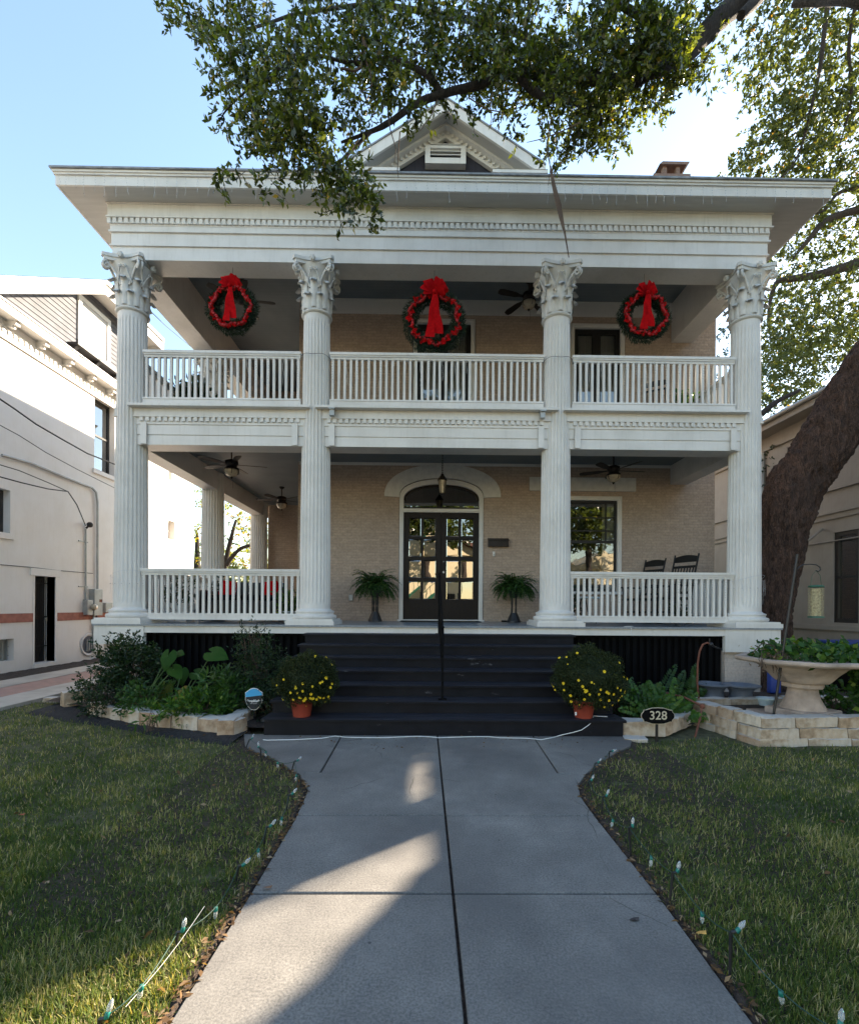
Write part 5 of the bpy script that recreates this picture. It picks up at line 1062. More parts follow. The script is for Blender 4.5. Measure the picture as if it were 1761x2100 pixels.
# fallen leaves along the walk edges
n=900; P=[];
for i in range(n):
    W=Lw if random.random()<.6 else Rw; y=random.uniform(.8,5.3) ; x=xat(W,y)+(abs(random.gauss(0,.05))+.0)*(-1 if W is Lw else 1)*.9; P.append((x,y,.008+random.random()*.01))
P=np.array(P); D=RNG.normal(size=P.shape); D[:,2]*=.15; Lf=RNG.uniform(.02,.05,n); o=leafmesh('fallen_leaves',leaves(P,D,Lf,Lf*.45,.15,np.tile([[0,0,1.]],(n,1))*1.),RNG.random(n)*.9,'deadleaf'); tag(o,'small dry brown leaves scattered along the walk edges','fallen leaves',kind='stuff')
for i,(px,py,zz,lab) in enumerate(((548,1822,.02,'curled brown leaf on the walk near the left end of the nearer joint'),(1437,1916,.03,'yellow fallen leaf on the grass to the right of the walk'),(44,1672,.05,'reddish leaf lying in the far left grass'),(1300,1888,.012,'dark flattened leaf on the right side of the walk'))):
    p=G(px,py,zz); m=MB(); w=.028; vs=[(p.x-w,p.y,zz+.006),(p.x-w*.3,p.y-w*.5,zz+.012),(p.x+w*.8,p.y-w*.2,zz+.004),(p.x+w,p.y+w*.3,zz+.014),(p.x,p.y+w*.55,zz+.006)]; m.add(vs,[(0,1,2,3,4)]); mt=simple('dry_leaf_%s'%('ab','yl','rd','dk')[i],((.18,.1,.06),(.6,.33,.08),(.35,.10,.05),(.05,.04,.04))[i],.8,.2,60,0); tag(m.build('leaf',mt,loc=p),lab,'leaf')
n=420; xs_=RNG.uniform(-6,7.5,n); ys_=RNG.uniform(1.5,6.5,n); ok=np.array([(x<xat(Lw,y)-.1 and x>-6) or (x>xat(Rw,y)+.1 and y<5.2) for x,y in zip(xs_,ys_)]); xs_=xs_[ok]; ys_=ys_[ok]; P=np.stack([xs_,ys_,RNG.uniform(.015,.035,len(xs_))],1); D=RNG.normal(size=P.shape); D[:,2]*=.3; Lf=RNG.uniform(.03,.06,len(P)); tag(leafmesh('lawn_leaves',leaves(P,D,Lf,Lf*.5,.2,np.tile([[0,0,1.]],(len(P),1))),RNG.random(len(P))*.95,'deadleaf'),'dry oak leaves lying scattered on the lawn','fallen leaves',kind='stuff')
n=150; P=np.stack([RNG.uniform(-1.6,2.3,n),5.83-np.abs(RNG.normal(size=n))*.25,np.full(n,.017)],1); D=RNG.normal(size=P.shape); D[:,2]*=.1; Lf=RNG.uniform(.012,.035,n); tag(leafmesh('leaf_litter',leaves(P,D,Lf,Lf*.5,.15,np.tile([[0,0,1.]],(n,1))),RNG.random(n)*.6,'deadleaf'),'dark leaf bits on the concrete at the foot of the steps','fallen leaves',kind='stuff')
# ================================================================ LEFT NEIGHBOUR
NX=-9.5; nb=thing('neighbour_house',(NX,13,0),'white painted brick neighbouring house on the left with dark windows and a red brick band','house')
def WL(x,y): p=U(x,y,X=NX); return p.y,p.z
def wallx(name,mat,x0,x1,y0,y1,z0,z1,holes,par):
    mb=MB(); ys=sorted({y0,y1,*[h[0] for h in holes],*[h[1] for h in holes]})
    for a,b in zip(ys,ys[1:]):
        zz=z0
        for h in sorted([h for h in holes if h[0]<=a and h[1]>=b],key=lambda h:h[2]):
            if h[2]>zz: mb.box(x0,x1,a,b,zz,h[2])
            zz=h[3]
        if zz<z1: mb.box(x0,x1,a,b,zz,z1)
    return mb.build(name,mat,par)
w1=(13.85,14.75,5.5,7.6); w2=(9.6,11.08,3.2,4.18); dd_=(11.78,12.42,.12,2.28); gr=(10.2,11.2,.28,.78)
w4=(17.15,17.55,5.9,6.9); w5=(17.1,17.75,3.55,4.35)
w4=(WL(346,966)[0],WL(353,966)[0],WL(350,985)[1],WL(350,953)[1]); w5=(WL(345,1088)[0],WL(358,1088)[0],WL(350,1106)[1],WL(350,1068)[1])
wallx('side_wall','nwall',NX-.35,NX,3.5,19.8,-.1,8.2,[w1,w2,dd_,gr,w4,w5],nb)
m=MB(); m.box(-22,NX-.35,19.6,19.8,0,8.2); m.box(-22,NX-.35,3.5,3.7,0,8.2); m.box(NX-.9,NX-.85,3.7,19.6,0,8.2); m.build('inner_walls','dark',nb)
for (a,b,c,d),kd in((w1,'s'),(w2,'s'),(w4,'s'),(w5,'l')):
    m=MB(); x=NX-.16; t_=.07 if kd=='s' else .03; m.box(x-.05,x,a,a+t_,c,d); m.box(x-.05,x,b-t_,b,c,d); m.box(x-.05,x,a+t_,b-t_,d-t_,d); m.box(x-.05,x,a+t_,b-t_,c,c+t_); m.box(x-.045,x-.005,a+t_,b-t_,(c+d)/2-.03,(c+d)/2+.03); f=m.build('window','iron' if kd=='s' else 'nwall',nb)
    m=MB(); m.box(x-.035,x-.03,a+t_,b-t_,c+t_,d-t_); m.build('pane','mirror',f)
    if kd=='s' and b-a>.6: m=MB(); m.box(NX,NX+.05,a-.08,b+.08,c-.14,c-.02); m.build('sill','nwall',f)
m=MB(); m.box(NX+.001,NX+.02,3.5,dd_[0]-.06,1.15,1.36); m.box(NX+.001,NX+.02,dd_[1]+.06,19.8,1.15,1.36); m.build('brick_band','nband',nb)
m=MB(); m.box(NX-.3,NX-.26,dd_[0],dd_[1],dd_[2],dd_[3]); 
dn=m.build('door','iron',nb); m=MB()
for i in range(9): y=dd_[0]+.04+i*(dd_[1]-dd_[0]-.08)/8; m.tube([(NX-.2,y,.15),(NX-.2,y,2.2)],.008,4)
for z in(.5,1.25,2.1): m.box(NX-.21,NX-.19,dd_[0],dd_[1],z,z+.03)
m.build('security_bars','iron',dn); m=MB(); m.ball((NX-.15,dd_[1]-.08,1.2),.03,8,6); m.build('knob','gold',dn)
m=MB(); m.box(NX-.2,NX+.02,dd_[1],dd_[1]+.07,.1,dd_[3]); m.box(NX-.2,NX+.01,dd_[0]-.05,dd_[0],.1,dd_[3]); m.box(NX+.001,NX+.04,dd_[0]-.15,dd_[1]+.15,dd_[3],dd_[3]+.18); m.box(NX-.3,NX+.06,dd_[0]-.05,dd_[1]+.07,.02,.119); m.build('door_frame','nwall',nb)
m=MB(); 
for i in range(9): y=gr[0]+.05+i*.11; m.box(NX-.12,NX-.1,y,y+.02,gr[2],gr[3])
for z in(gr[2]+.1,gr[2]+.3): m.box(NX-.13,NX-.12,gr[0],gr[1],z,z+.02)
m.box(NX-.2,NX-.18,gr[0],gr[1],gr[2],gr[3]); m.build('basement_grille','metalgrey',nb)
yv,zv=WL(182,1322); m=MB(); m.lathe([(.27,-.02),(.31,0),(.33,.02),(.30,.03),(.24,.0),(.235,-.1)],(0,0,0),26,caps=False); m.rot(Matrix.Translation((NX,yv,zv))@Matrix.Rotation(PI/2,4,'Y')); rv=m.build('round_vent','nwall',nb); m=MB(); m.lathe([(.25,.003),(.25,.006)],(0,0,0),24); m.rot(Matrix.Translation((NX,yv,zv))@Matrix.Rotation(PI/2,4,'Y')); m.build('vent_recess','siding',rv)
m=MB()
for i in range(3): m.tube([(NX+.03,yv-.1+i*.09,zv+.16),(NX+.03,yv-.11+i*.09,zv-.17)],.015,6)
m.build('vent_pipes','metalgrey',rv)
# cornice
def bandx(m,y0,y1,z0,z1,p): m.box(NX,NX+p,y0,y1,z0,z1)
m=MB(); bandx(m,3.5,19.8,7.55,7.58,.05); bandx(m,3.5,19.8,7.58,7.80,.02); bandx(m,3.5,19.8,7.80,7.82,.05); m.box(NX-.3,NX+.32,3.3,19.9,7.99,8.02); m.box(NX+.28,NX+.32,3.3,19.9,8.02,8.19); m.box(NX-.1,NX+.35,3.3,19.9,8.19,8.22); co=m.build('cornice','whiteclean',nb)
m=MB()
for i in range(92): y=6.+i*.15; m.box(NX+.021,NX+.05,y,y+.07,7.70,7.78)
m.build('dentil_row','whiteclean',co)
for i in range(11): y=9.2+i*.85; m=MB(); m.box(NX,NX+.25,y,y+.12,7.90,7.989); m.box(NX+.001,NX+.16,y+.01,y+.11,7.84,7.899); m.build('bracket','whiteclean',co)
m=MB(); ax=NX-.02; pol=[(10.1,8.23),(13.5,10.36),(16.,10.36),(16.,8.23)]; m.prism([(a,b) for a,b in pol],ax-.2,ax,'X'); at_=m.build('attic_wall','siding',nb)
m=MB()
for i in range(16):
    z=8.26+i*.135; ya=10.1+(z-8.23)/(10.36-8.23)*3.4+.1; m.box(ax+.001,ax+.014,max(ya,10.3),16.,z,z+.11)
m.build('clapboards','siding',at_)
# rake and upper eave with wide soffit
def rk_(m,x0,x1,off,th):
    P=[(9.6,7.93+off),(13.46,10.44+off),(16.4,10.44+off)]
    for (a,b),(c,d) in zip(P,P[1:]): m.prism([(a,b),(c,d),(c,d+th),(a,b+th)],x0,x1,'X')
m=MB(); rk_(m,NX+.50,NX+.55,-.18,.36); rk_(m,NX+.55,NX+.60,.1,.1); m.box(NX-2,NX+.55,16.4,16.45,10.26,10.62); ra=m.build('upper_eave','whiteclean',nb); m=MB(); rk_(m,NX-.3,NX+.499,-.04,.03); m.build('upper_soffit','whiteclean',ra)
m=MB(); m.add([(NX+.6,9.6,8.14),(NX+.6,13.45,10.65),(NX+.6,16.45,10.65),(NX-6,9.6,8.14),(NX-6,13.45,10.65),(NX-6,16.45,10.65)],[(0,1,4,3),(1,2,5,4)]); m.add([(NX-.2,16.43,8.2),(NX-6,16.43,8.2),(NX-6,16.43,10.6),(NX-.2,16.43,10.6)],[(0,1,2,3)]); m.build('roof','roof',nb)
# attic window and balcony box
y0,z0_=WL(176,640); m=MB(); m.box(ax+.015,ax+.06,13.15,13.28,8.7,10.1); m.box(ax+.015,ax+.06,14.35,14.48,8.7,10.1); m.box(ax+.015,ax+.06,13.28,14.35,9.98,10.1); aw=m.build('window','whiteclean',nb); m=MB(); m.box(ax+.016,ax+.025,13.28,14.35,8.7,9.98); m.build('shade_panel','curtain',aw)
m=MB(); m.box(ax-.01,ax+.30,12.8,14.7,8.50,8.56); m.box(ax+.27,ax+.30,12.8,14.7,8.56,8.64)
for y in(12.85,13.7,14.5): m.prism([(ax,8.25),(ax+.25,8.50),(ax,8.50)],y,y+.1,'Y')
m.build('window_balcony','iron',nb)
# meters, conduits
def wbox(x0,x1,y0,y1,d,name,mat,par):
    a=WL(x0,(y0+y1)/2)[0]; b=WL(x1,(y0+y1)/2)[0]; z1=WL((x0+x1)/2,y0)[1]; z0=WL((x0+x1)/2,y1)[1]; m=MB(); m.box(NX+.001,NX+d,a,b,z0,z1); return m.build(name,mat,par,bevel=.012)
mt=thing('electric_meter',(NX,13.4,1.3),'grey electric meter boxes and conduits mounted on the white brick wall','electric meter')
wbox(183,200,1208,1262,.16,'breaker_box','metalgrey',mt); wbox(170,182,1230,1261,.14,'meter_box','metalgrey',mt); wbox(209,223,1236,1256,.12,'junction_box','metalgrey',mt)
y_,z_=WL(186,1245); m=MB(); m.lathe([(.09,0),(.09,.05),(.07,.09),(.001,.1)],(0,0,0),16); m.rot(Matrix.Translation((NX+.14,y_-.1,z_))@Matrix.Rotation(PI/2,4,'Y')); m.build('meter_dial','lampglass',mt)
y_,z_=WL(193,1232); m=MB(); m.box(NX+.161,NX+.165,y_,y_+.12,z_-.04,z_+.04); m.build('warning_sticker','rust',mt)
def lw(P,r,mat,name,par=None,off=.03,label=None,cat=None):
    pts=[]
    for x,y in P: a,b=WL(x,y); pts.append((NX+off,a,b))
    m=MB(); m.tube(pts,r,6); o=m.build(name,mat,par,loc=None if par else pts[0]); 
    if label: tag(o,label,cat)
    return o
lw([(174.5,1085),(174.5,1150),(174.5,1231)],.022,'metalgrey','conduit',mt); lw([(0,933),(60,950),(120,975),(165,993),(185,1000),(194,1010),(197,1030),(197,1130),(197,1210)],.03,'metalgrey','conduit',mt,.05)
lw([(190,1262),(189,1300),(190,1340)],.03,'metalgrey','conduit',mt,.04); lw([(196,1262),(198,1320),(198,1392)],.012,'cable','conduit',mt,.04)
m=MB(); y_,z_=WL(176,1076); m.ball((NX+.12,y_,z_),.08,8,6); m.tube([(NX+.02,y_,z_-.1),(NX+.1,y_,z_-.02)],.03,6); m.build('weatherhead','cable',mt)
for (yy) in (1110,1203): y_,z_=WL(166,yy); m=MB(); m.box(NX,NX+.03,y_-.1,y_+.25,z_-.015,z_+.015); m.build('conduit_strap','metalgrey',mt)
lw([(0,1158),(60,1163),(120,1170),(190,1176)],.008,'cable','wall_cable',None,.015,'thin cable stapled along the white brick wall above the barred door','cable')
def span(P,r,name,label):
    pts=[U(x,y,Y) for x,y,Y in P]; m=MB(); m.tube(pts,r,5); tag(m.build(name,'cable',loc=pts[0]),label,'cable')
span([(-10,811,9.8),(30,838,10.2),(75,870,10.7),(130,902,11.4),(180,930,12.4),(245,956,14)],.018,'power_line','thick black overhead cable in front of the left house, the upper one')
span([(-10,866,9.6),(40,893,10.2),(95,928,10.9),(160,963,12),(240,1003,14)],.009,'power_line','thin overhead cable below the thick one in front of the left house')
span([(-10,975,9.8),(45,990,10.2),(100,1003,10.9),(140,1008,11.6),(158,1035,12.3),(176,1078,13.2)],.014,'service_drop','service cable sagging to the weatherhead on the left house')
span([(-10,950,9.8),(40,965,10.2),(100,990,10.9),(140,1008,11.6)],.01,'service_drop','second thin service cable just above the sagging one, left house')
span([(311,640,10.9),(340,668,12.5),(398,716,16)],.01,'power_line','faint cable crossing the sky seen through the upper left porch')
y_,z_=WL(195,1392); m=MB(); m.lathe([(.12,0),(.15,.02),(.14,.05),(.001,.05)],(NX+.35,y_,0),14); m.tube([(NX+.35,y_,.05),(NX+.35,y_,.2)],.02,6); m.ball((NX+.35,y_,.22),.09,8,6); tag(m.build('garden_tap','rust',loc=(NX+.35,y_,0)),'small reddish hydrant-like lump at the foot of the left wall','hydrant')
# ================================================================ RIGHT NEIGHBOUR
RX=10.; rn=thing('neighbour_house',(RX,14,0),'tan stucco neighbouring house on the right behind the leaning tree trunk','house')
def WR(x,y): p=U(x,y,X=RX); return p.y,p.z
ra_=(10.9,11.58,1.27,3.46); ru=(12.45,13.1,4.75,6.05)
wallx('side_wall','stucco',RX,RX+.3,10.75,24,-.1,6.6,[ra_,ru],rn)
m=MB(); m.box(11.35,21,2.5,11.2,-.1,8.8); m.prism([(11.2,8.8),(21.3,8.8),(16.1,12.2)],2.3,11.25,'Y'); m.build('added_sun_block','stucco',rn); m=MB(); m.box(RX+.3,22,10.75,11.0,-.1,6.6); m.box(RX+.3,22,23.8,24,-.1,6.6); m.build('front_wall','stucco',rn); m=MB(); m.box(RX+.7,RX+.75,11,23.8,0,6.5); m.build('inner_walls','dark',rn)  # big gabled block is unseen, added to keep sun off the right lawn
for (a,b,c,d) in(ra_,ru):
    m=MB(); x=RX+.03; t_=.1 if d<4 else .06; m.box(x,x+.08,a,a+t_,c,d); m.box(x,x+.08,b-t_,b,c,d); m.box(x,x+.08,a+t_,b-t_,d-t_,d); m.box(x,x+.08,a+t_,b-t_,c,c+t_); m.box(x+.01,x+.06,a+t_,b-t_,(c+d)/2-.03,(c+d)/2+.03); f=m.build('window','iron' if d<4 else 'stucco',rn); m=MB(); m.box(x+.05,x+.055,a+t_,b-t_,c+t_,d-t_); m.build('pane','mirror',f)
m=MB(); m.box(RX-.06,RX,10.7,24,4.50,4.56); m.box(RX-.04,RX,10.7,24,3.80,3.98); m.box(RX-.08,RX-.04,10.7,24,3.93,3.98); m.box(RX-.05,RX,10.7,24,1.08,1.2); m.box(RX-.03,RX,10.7,24,6.2,6.6); m.box(RX-.07,RX-.03,10.7,24,6.2,6.27)
m.build('trim_band','stucco',rn); m=MB(); m.box(RX-.5,RX+.2,10.4,24,6.60,6.64); m.box(RX-.5,RX-.46,10.4,24,6.641,6.82); ev=m.build('eave','stucco',rn)
m=MB(); m.tube([(RX-.56,10.4,6.80),(RX-.56,24,6.80)],.06,8); m.build('gutter','metalgrey',ev)
m=MB(); m.add([(RX-.6,10.35,6.84),(RX-.6,24,6.84),(16,24,9.9),(16,13.5,9.9),(22,10.35,6.84)],[(0,3,2,1),(0,4,3)]); m.build('roof','roofred',rn)
y_,z_=WR(1640,1118); m=MB(); m.tube([(RX-.02,11.9,3.6),(RX-.5,11.75,3.28)],.03,6); m.tube([(RX-.03,10.8,3.26),(RX-.03,13.2,3.26)],.015,6); m.build('brace','stucco',rn)
m=MB(); dx_,dy_=WR(1574,1050); m.tube([(RX-.05,14.0,6.2),(RX-.05,14.0,.3)],.05,8); m.build('downpipe','whiteclean',rn)
p=U(1738,1340,9.7); bn=thing('storage_bin',(8.9,9.6,0),'black storage bin with a blue lid beside the right house','bin'); m=MB(); m.box(8.35,9.5,9.3,10.0,0,.88); m.build('body','black',bn,bevel=.03); m=MB(); m.box(8.3,9.55,9.25,10.05,.881,.95); m.build('lid','blue',bn,bevel=.02)
# ================================================================ ACROSS THE STREET (seen only as reflections)
ac=thing('far_house',(-2,-24,0),'cream gabled house across the street, mirrored in the door glass','house')
m=MB(); m.box(-9,6,-30,-24,0,6.4); m.prism([(-9.4,6.4),(6.4,6.4),(-1.5,10.2)],-30,-23.9,'Y'); m.build('wall','ivory',ac)
m=MB(); m.prism([(-9.9,6.2),(-1.5,10.35),(6.9,6.2),(6.9,6.45),(-1.5,10.65),(-9.9,6.45)],-30.5,-23.3,'Y'); m.build('roof','roofred',ac)
for x,z in((-7,1.2),(-7,4.2),(-3,4.2),(1.6,4.2),(4.1,1.2),(4.1,4.2)): m=MB(); m.box(x-.5,x+.5,-23.99,-23.9,z,z+1.6); m.build('window','dark',ac)
m=MB(); m.add([(-3.4,-23.5,0),(-3.4,-22.6,0),(.6,-22.6,3.2),(.6,-23.5,3.2),(-3.4,-23.5,.3),(-3.4,-22.6,.3),(.6,-22.6,3.5),(.6,-23.5,3.5)],[(0,1,2,3),(4,7,6,5),(1,5,6,2),(0,3,7,4)]); m.box(.6,3,-23.9,-22.6,3.3,3.5)
for i in range(8): m.tube([(-3.4+i*.55,-22.6,.3+i*.44),(-3.4+i*.55,-22.6,1.2+i*.44)],.03,4)
m.tube([(-3.4,-22.6,1.2),(.6,-22.6,4.4)],.04,5); m.build('stair','greenmetal',ac)
ac2=thing('far_house',(12,-24,0),'second cream house across the street, mirrored in the lower window','house'); m=MB(); m.box(9,20,-30,-24,0,5.2); m.prism([(8.6,5.2),(15,5.2),(11.8,7.6)],-30,-23.9,'Y'); m.prism([(14,5.2),(20.4,5.2),(17.2,7.2)],-30,-23.85,'Y'); m.build('wall','ivory',ac2)
for x in(10.4,12.8,15.6,18): m=MB(); m.box(x-.5,x+.5,-23.84,-23.8,1.,2.9); m.build('window','dark',ac2)
# ================================================================ GARDEN PLANTS
def bush(label,px,py,rx,rz,Y,n,L,W,mat,group=None,twig=.14,name='shrub',dy=.35,zmin=.08,npl=8,spiky=.35):
    c=U(px,py,Y); k=n//npl; C=nrm(RNG.normal(size=(k,3)))*(RNG.random((k,1))**.38); D=C.copy(); D[:,2]+=spiky; sc=np.array([rx*Y/F,dy,rz*Y/F]); P=np.array(c)+C*sc*(1+.18*np.sin(C[:,:1]*8+px)*np.cos(C[:,2:]*7)); P=P[P[:,2]>zmin]; D=D[:len(P)]
    D=nrm((P-np.array(c))/sc); D[:,2]+=spiky
    t=thing(name,(c.x,c.y,.05),label,'shrub' if name=='shrub' else 'plant',group); V,ti,sg=sprays(P,npl,twig,L,W,.55,.1,D); leafmesh('foliage',V,ti,mat,t)
    m=MB(); 
    for i in range(0,len(P),max(1,len(P)//30)): b=(c.x+random.uniform(-.12,.12)*rx/60,c.y+random.uniform(-.1,.1),.03); m.tube([b,tuple((np.array(b)*.45+P[i]*.55)+np.array([0,0,.05])),tuple(P[i])],[.012,.008,.004] if rx>26 else [.004,.003,.002],5)
    m.build('stem','twig',t); return t
bush('tall dark leafy shrub in front of the left brick pier',272,1372,62,48,7.3,5200,.06,.026,'shrub')
bush('sprig topped dark shrub reaching the white fascia left of the black slats',246,1340,26,26,7.5,700,.06,.028,'shrub',twig=.2,spiky=.9)
bush('low dark shrub behind the far left stones',218,1425,50,38,6.9,2600,.05,.024,'shrub')
bush('low green groundcover plant between the dark shrub and the elephant ears',305,1440,50,34,6.7,1600,.07,.03,'fern')
bush('tall fine leaved shrub beside the left pot of flowers',535,1385,62,62,6.9,6800,.036,.017,'shrub')
bush('thin upper sprigs of the fine leaved shrub against the white fascia',520,1312,28,18,7.2,500,.045,.018,'shrub',twig=.2,spiky=.9)
bush('bushy base of the shrub behind the shield sign',560,1440,42,34,6.6,2600,.036,.017,'shrub')
bush('bright green leafy ground plants at the front of the left bed',415,1455,62,26,6.35,1500,.10,.028,'bright',name='ground_plant',dy=.25,spiky=.9,twig=.16)
bush('darker strap leaved ground plants behind the bright ones, left bed',462,1425,45,32,6.6,900,.14,.03,'fern',name='ground_plant',dy=.25,spiky=.9,twig=.2)
bush('small weedy plant growing over the front left stones',312,1470,20,14,6.0,120,.09,.025,'bright',name='weed',dy=.1,zmin=.0,spiky=.8)
bush('thin reddish leggy plant at the far left corner stone',182,1408,20,24,7.4,160,.05,.02,'shrub',name='ground_plant',dy=.12,spiky=.5,twig=.12)
bush('dark undergrowth behind the right pot of flowers',1262,1440,42,36,6.7,1800,.05,.02,'shrub',dy=.3)
bush('trailing green plant in the shade below the stone bowl',1715,1440,45,28,6.6,500,.08,.05,'fern',name='ground_plant',dy=.3)
# elephant ears
def earleaf(m,base,d,up,s,seed):
    rg=random.Random(seed); X=Vector(d).normalized(); Zn=Vector(up).normalized(); Yv=Zn.cross(X).normalized(); Zn=X.cross(Yv)
    prof=[(-.42,.0,.16),(-.34,.02,.33),(-.15,.0,.44),(.05,0,.47),(.25,0,.42),(.5,0,.29),(.72,0,.14),(.88,0,0)]
    vs=[];fs=[]
    for i,(u,_,w) in enumerate(prof):
        u0=u if u>-.05 else u
        for k,sx in enumerate((-1,-.5,0,.5,1)):
            xx=u
            if u<-.05 and k==2: xx=-.02
            if u<-.05 and k in(1,3): xx=u*.75
            z=-.16*abs(sx*w)**1.2*1.4-.35*max(0,xx)**2+.015*math.sin(i*2+k)
            vs.append(Vector(base)+(X*xx+Yv*sx*w+Zn*z)*s)
    for i in range(len(prof)-1):
        for k in range(4): fs.append((i*5+k,i*5+k+1,(i+1)*5+k+1,(i+1)*5+k))
    m.add(vs,fs,True)
def ears(px,pyb,Y,label,specs,seed):
    b=G(px,pyb); t=thing('elephant_ear_plant',(b.x,Y,.05),label,'plant','elephant ear plants in the left bed')
    for i,(lx,ly,s,dx,dz,ti) in enumerate(specs):
        tp=U(lx,ly,Y-.1+.12*(i%3)); m=MB(); earleaf(m,tp,(dx,-.45,dz),(dx*.2,-.75,.62),s*.88,seed+i); o=m.build('leaf','ear',t)
        at=o.data.attributes.new('tint','FLOAT','POINT'); at.data.foreach_set('value',[min(1,max(0,ti+random.uniform(-.05,.05)))]*len(o.data.vertices))
        m=MB(); m.tube([(b.x+random.uniform(-.05,.05),Y,.05),((b.x+tp.x)/2+.02,Y,(tp.z+.05)/2+.05),tuple(tp)],[.012,.009,.006],6); m.build('leaf_stalk','stem',t)
ears(400,1455,6.7,'elephant ear plant with one big raised leaf in front of the black slats',[(436,1338,.33,1.,-.15,.45),(402,1380,.25,.9,-.2,.3),(372,1380,.24,.2,-.9,.25),(395,1428,.26,.5,-.7,.95)],1)
ears(345,1450,6.6,'lighter heart leaved elephant ear plant left of the taller one',[(345,1345,.27,-.15,-.9,.35),(357,1372,.24,.7,-.5,.6),(337,1412,.30,-.15,-1.,.8),(377,1420,.27,-.5,-.7,.97),(362,1340,.2,.6,.1,.3)],20)
# broad leafed ferny plants at right
def blades(label,px,py,Y,n,hlo,hhi,wd,mat,spread,seed,name='fern_plant'):
    rg=random.Random(seed); b=G(px,py); t=thing(name,(b.x,Y,.08),label,'plant'); P=[];D=[];L=[];Wd=[]
    for i in range(n):
        a=rg.uniform(0,2*PI); e=rg.uniform(.35,1.35); h=rg.uniform(hlo,hhi); p=Vector((b.x+rg.uniform(-spread,spread),Y+rg.uniform(-.2,.2),.08)); d=Vector((math.cos(a)*math.cos(e),math.sin(a)*math.cos(e)*.7,math.sin(e))); k=16
        for j in range(k):
            p=p+d*h/k; d=(d+Vector((0,0,-.05))).normalized(); side=d.cross(Vector((0,-1,.4))).normalized(); w=wd*(math.sin(PI*(j+1)/(k+1))**.6)
            for s in(-1,1): P.append(p);D.append(side*s+d*.6);L.append(w);Wd.append(h/k*1.5)
    P=np.array(P);D=np.array(D);L=np.array(L);Wd=np.array(Wd); leafmesh('foliage',leaves(P,D,L,Wd,.05,np.tile([[0,-1.,.5]],(len(P),1))),np.clip(np.repeat(RNG.random(n),32)*.7+RNG.random(len(P))*.2,0,1),mat,t)
blades('clump of light green sword fern behind the house number sign',1345,1480,6.5,46,.35,.58,.075,'bright',.30,1)
blades('darker fern clump between the flower pot and the sword fern',1290,1478,6.8,30,.3,.55,.07,'fern',.22,2)
blades('sparse broad leaves at the back of the right bed under the slats',1400,1465,7.3,16,.4,.7,.09,'fern',.30,3)
# ================================================================ LAWN
def inlawn(X,Y):
    L=np.array([xat(Lw,y) for y in Y]); Rr=np.array([xat(Rw,y) for y in Y]); 
    lim=np.where(X<0,np.where(X<-5.4,8.2,5.52+np.clip((-X-2.33)*.44,0,2.2)),5.75)
    left=(X<L-.025-.03*RNG.random(len(X)))&(X>-6.32)&(Y<lim+.06*RNG.normal(size=len(X))); right=(X>Rr+.025+.03*RNG.random(len(X)))&(Y<np.where(X>2.4,np.where(X<3.75,5.68+(X-2.4)*.15,B_[1]-.03),6))&(X<9)
    return (left|right)&((X<0)|right)
def grass(name,label,n,ylo,yhi,hm,wm,pw,mg=0):
    u=RNG.random(n); a=1-pw; Y=(ylo**a+(yhi**a-ylo**a)*u)**(1/a); X=(RNG.random(n)*2-1)*(Y*.93+.3+mg)+.0; ok=inlawn(X,Y)&((np.abs(X)>Y*.93+.3)|(Y<1.35) if mg else True); X=X[ok];Y=Y[ok]; n=len(X)
    pn=np.array([mnoise.noise(Vector((x*1.7,y*1.7,3.)))+.5*mnoise.noise(Vector((x*6,y*6,9.))) for x,y in zip(X,Y)])
    h=hm*RNG.uniform(.45,1.25,n)*(1+.35*pn); w=wm*RNG.uniform(.7,1.3,n)*(1+Y*.12); az=RNG.uniform(0,2*PI,n); lean=RNG.uniform(.1,1.1,n)
    d=np.stack([np.cos(az)*lean,np.sin(az)*lean,np.ones(n)],1); d=nrm(d); s=np.stack([-np.sin(az+.3),np.cos(az+.3),np.zeros(n)],1)
    P=np.stack([X,Y,np.full(n,-.025)],1); P[:,2]+=.0; h_=h[:,None]; w_=w[:,None]; M1=P+d*h_*.55; d2=d.copy(); d2[:,2]-=.55*lean; d2=nrm(d2); T_=M1+d2*h_*.55
    V=np.stack([P-s*w_*.5,P+s*w_*.5,M1+s*w_*.42,M1-s*w_*.42, M1-s*w_*.42,M1+s*w_*.42,T_+s*w_*.06,T_-s*w_*.06],1).reshape(-1,3)
    dry=np.clip(.34+.5*pn+RNG.normal(size=n)*.17,0,.85); dr=RNG.random(n)<(.10+.16*np.clip(pn+.25,0,1)); dry[dr]=RNG.uniform(.82,1,dr.sum())
    o=leafmesh(name,V,np.repeat(dry,2),'grass'); return tag(o,label,'grass',kind='stuff')
grass('grass','short slightly dry green lawn grass on both sides of the walk',320000,1.35,8.2,.046,.0042,1.7)
grass('grass','lawn grass at the outer sides of the yard',190000,.2,8.2,.048,.007,.6,3.0)
mb=MB(); sheet('lawn_ground','lawnbase',-6.34,9.9,-7.8,7.9,-.02,.02,.25)
o=bpy.data.objects['lawn_ground']
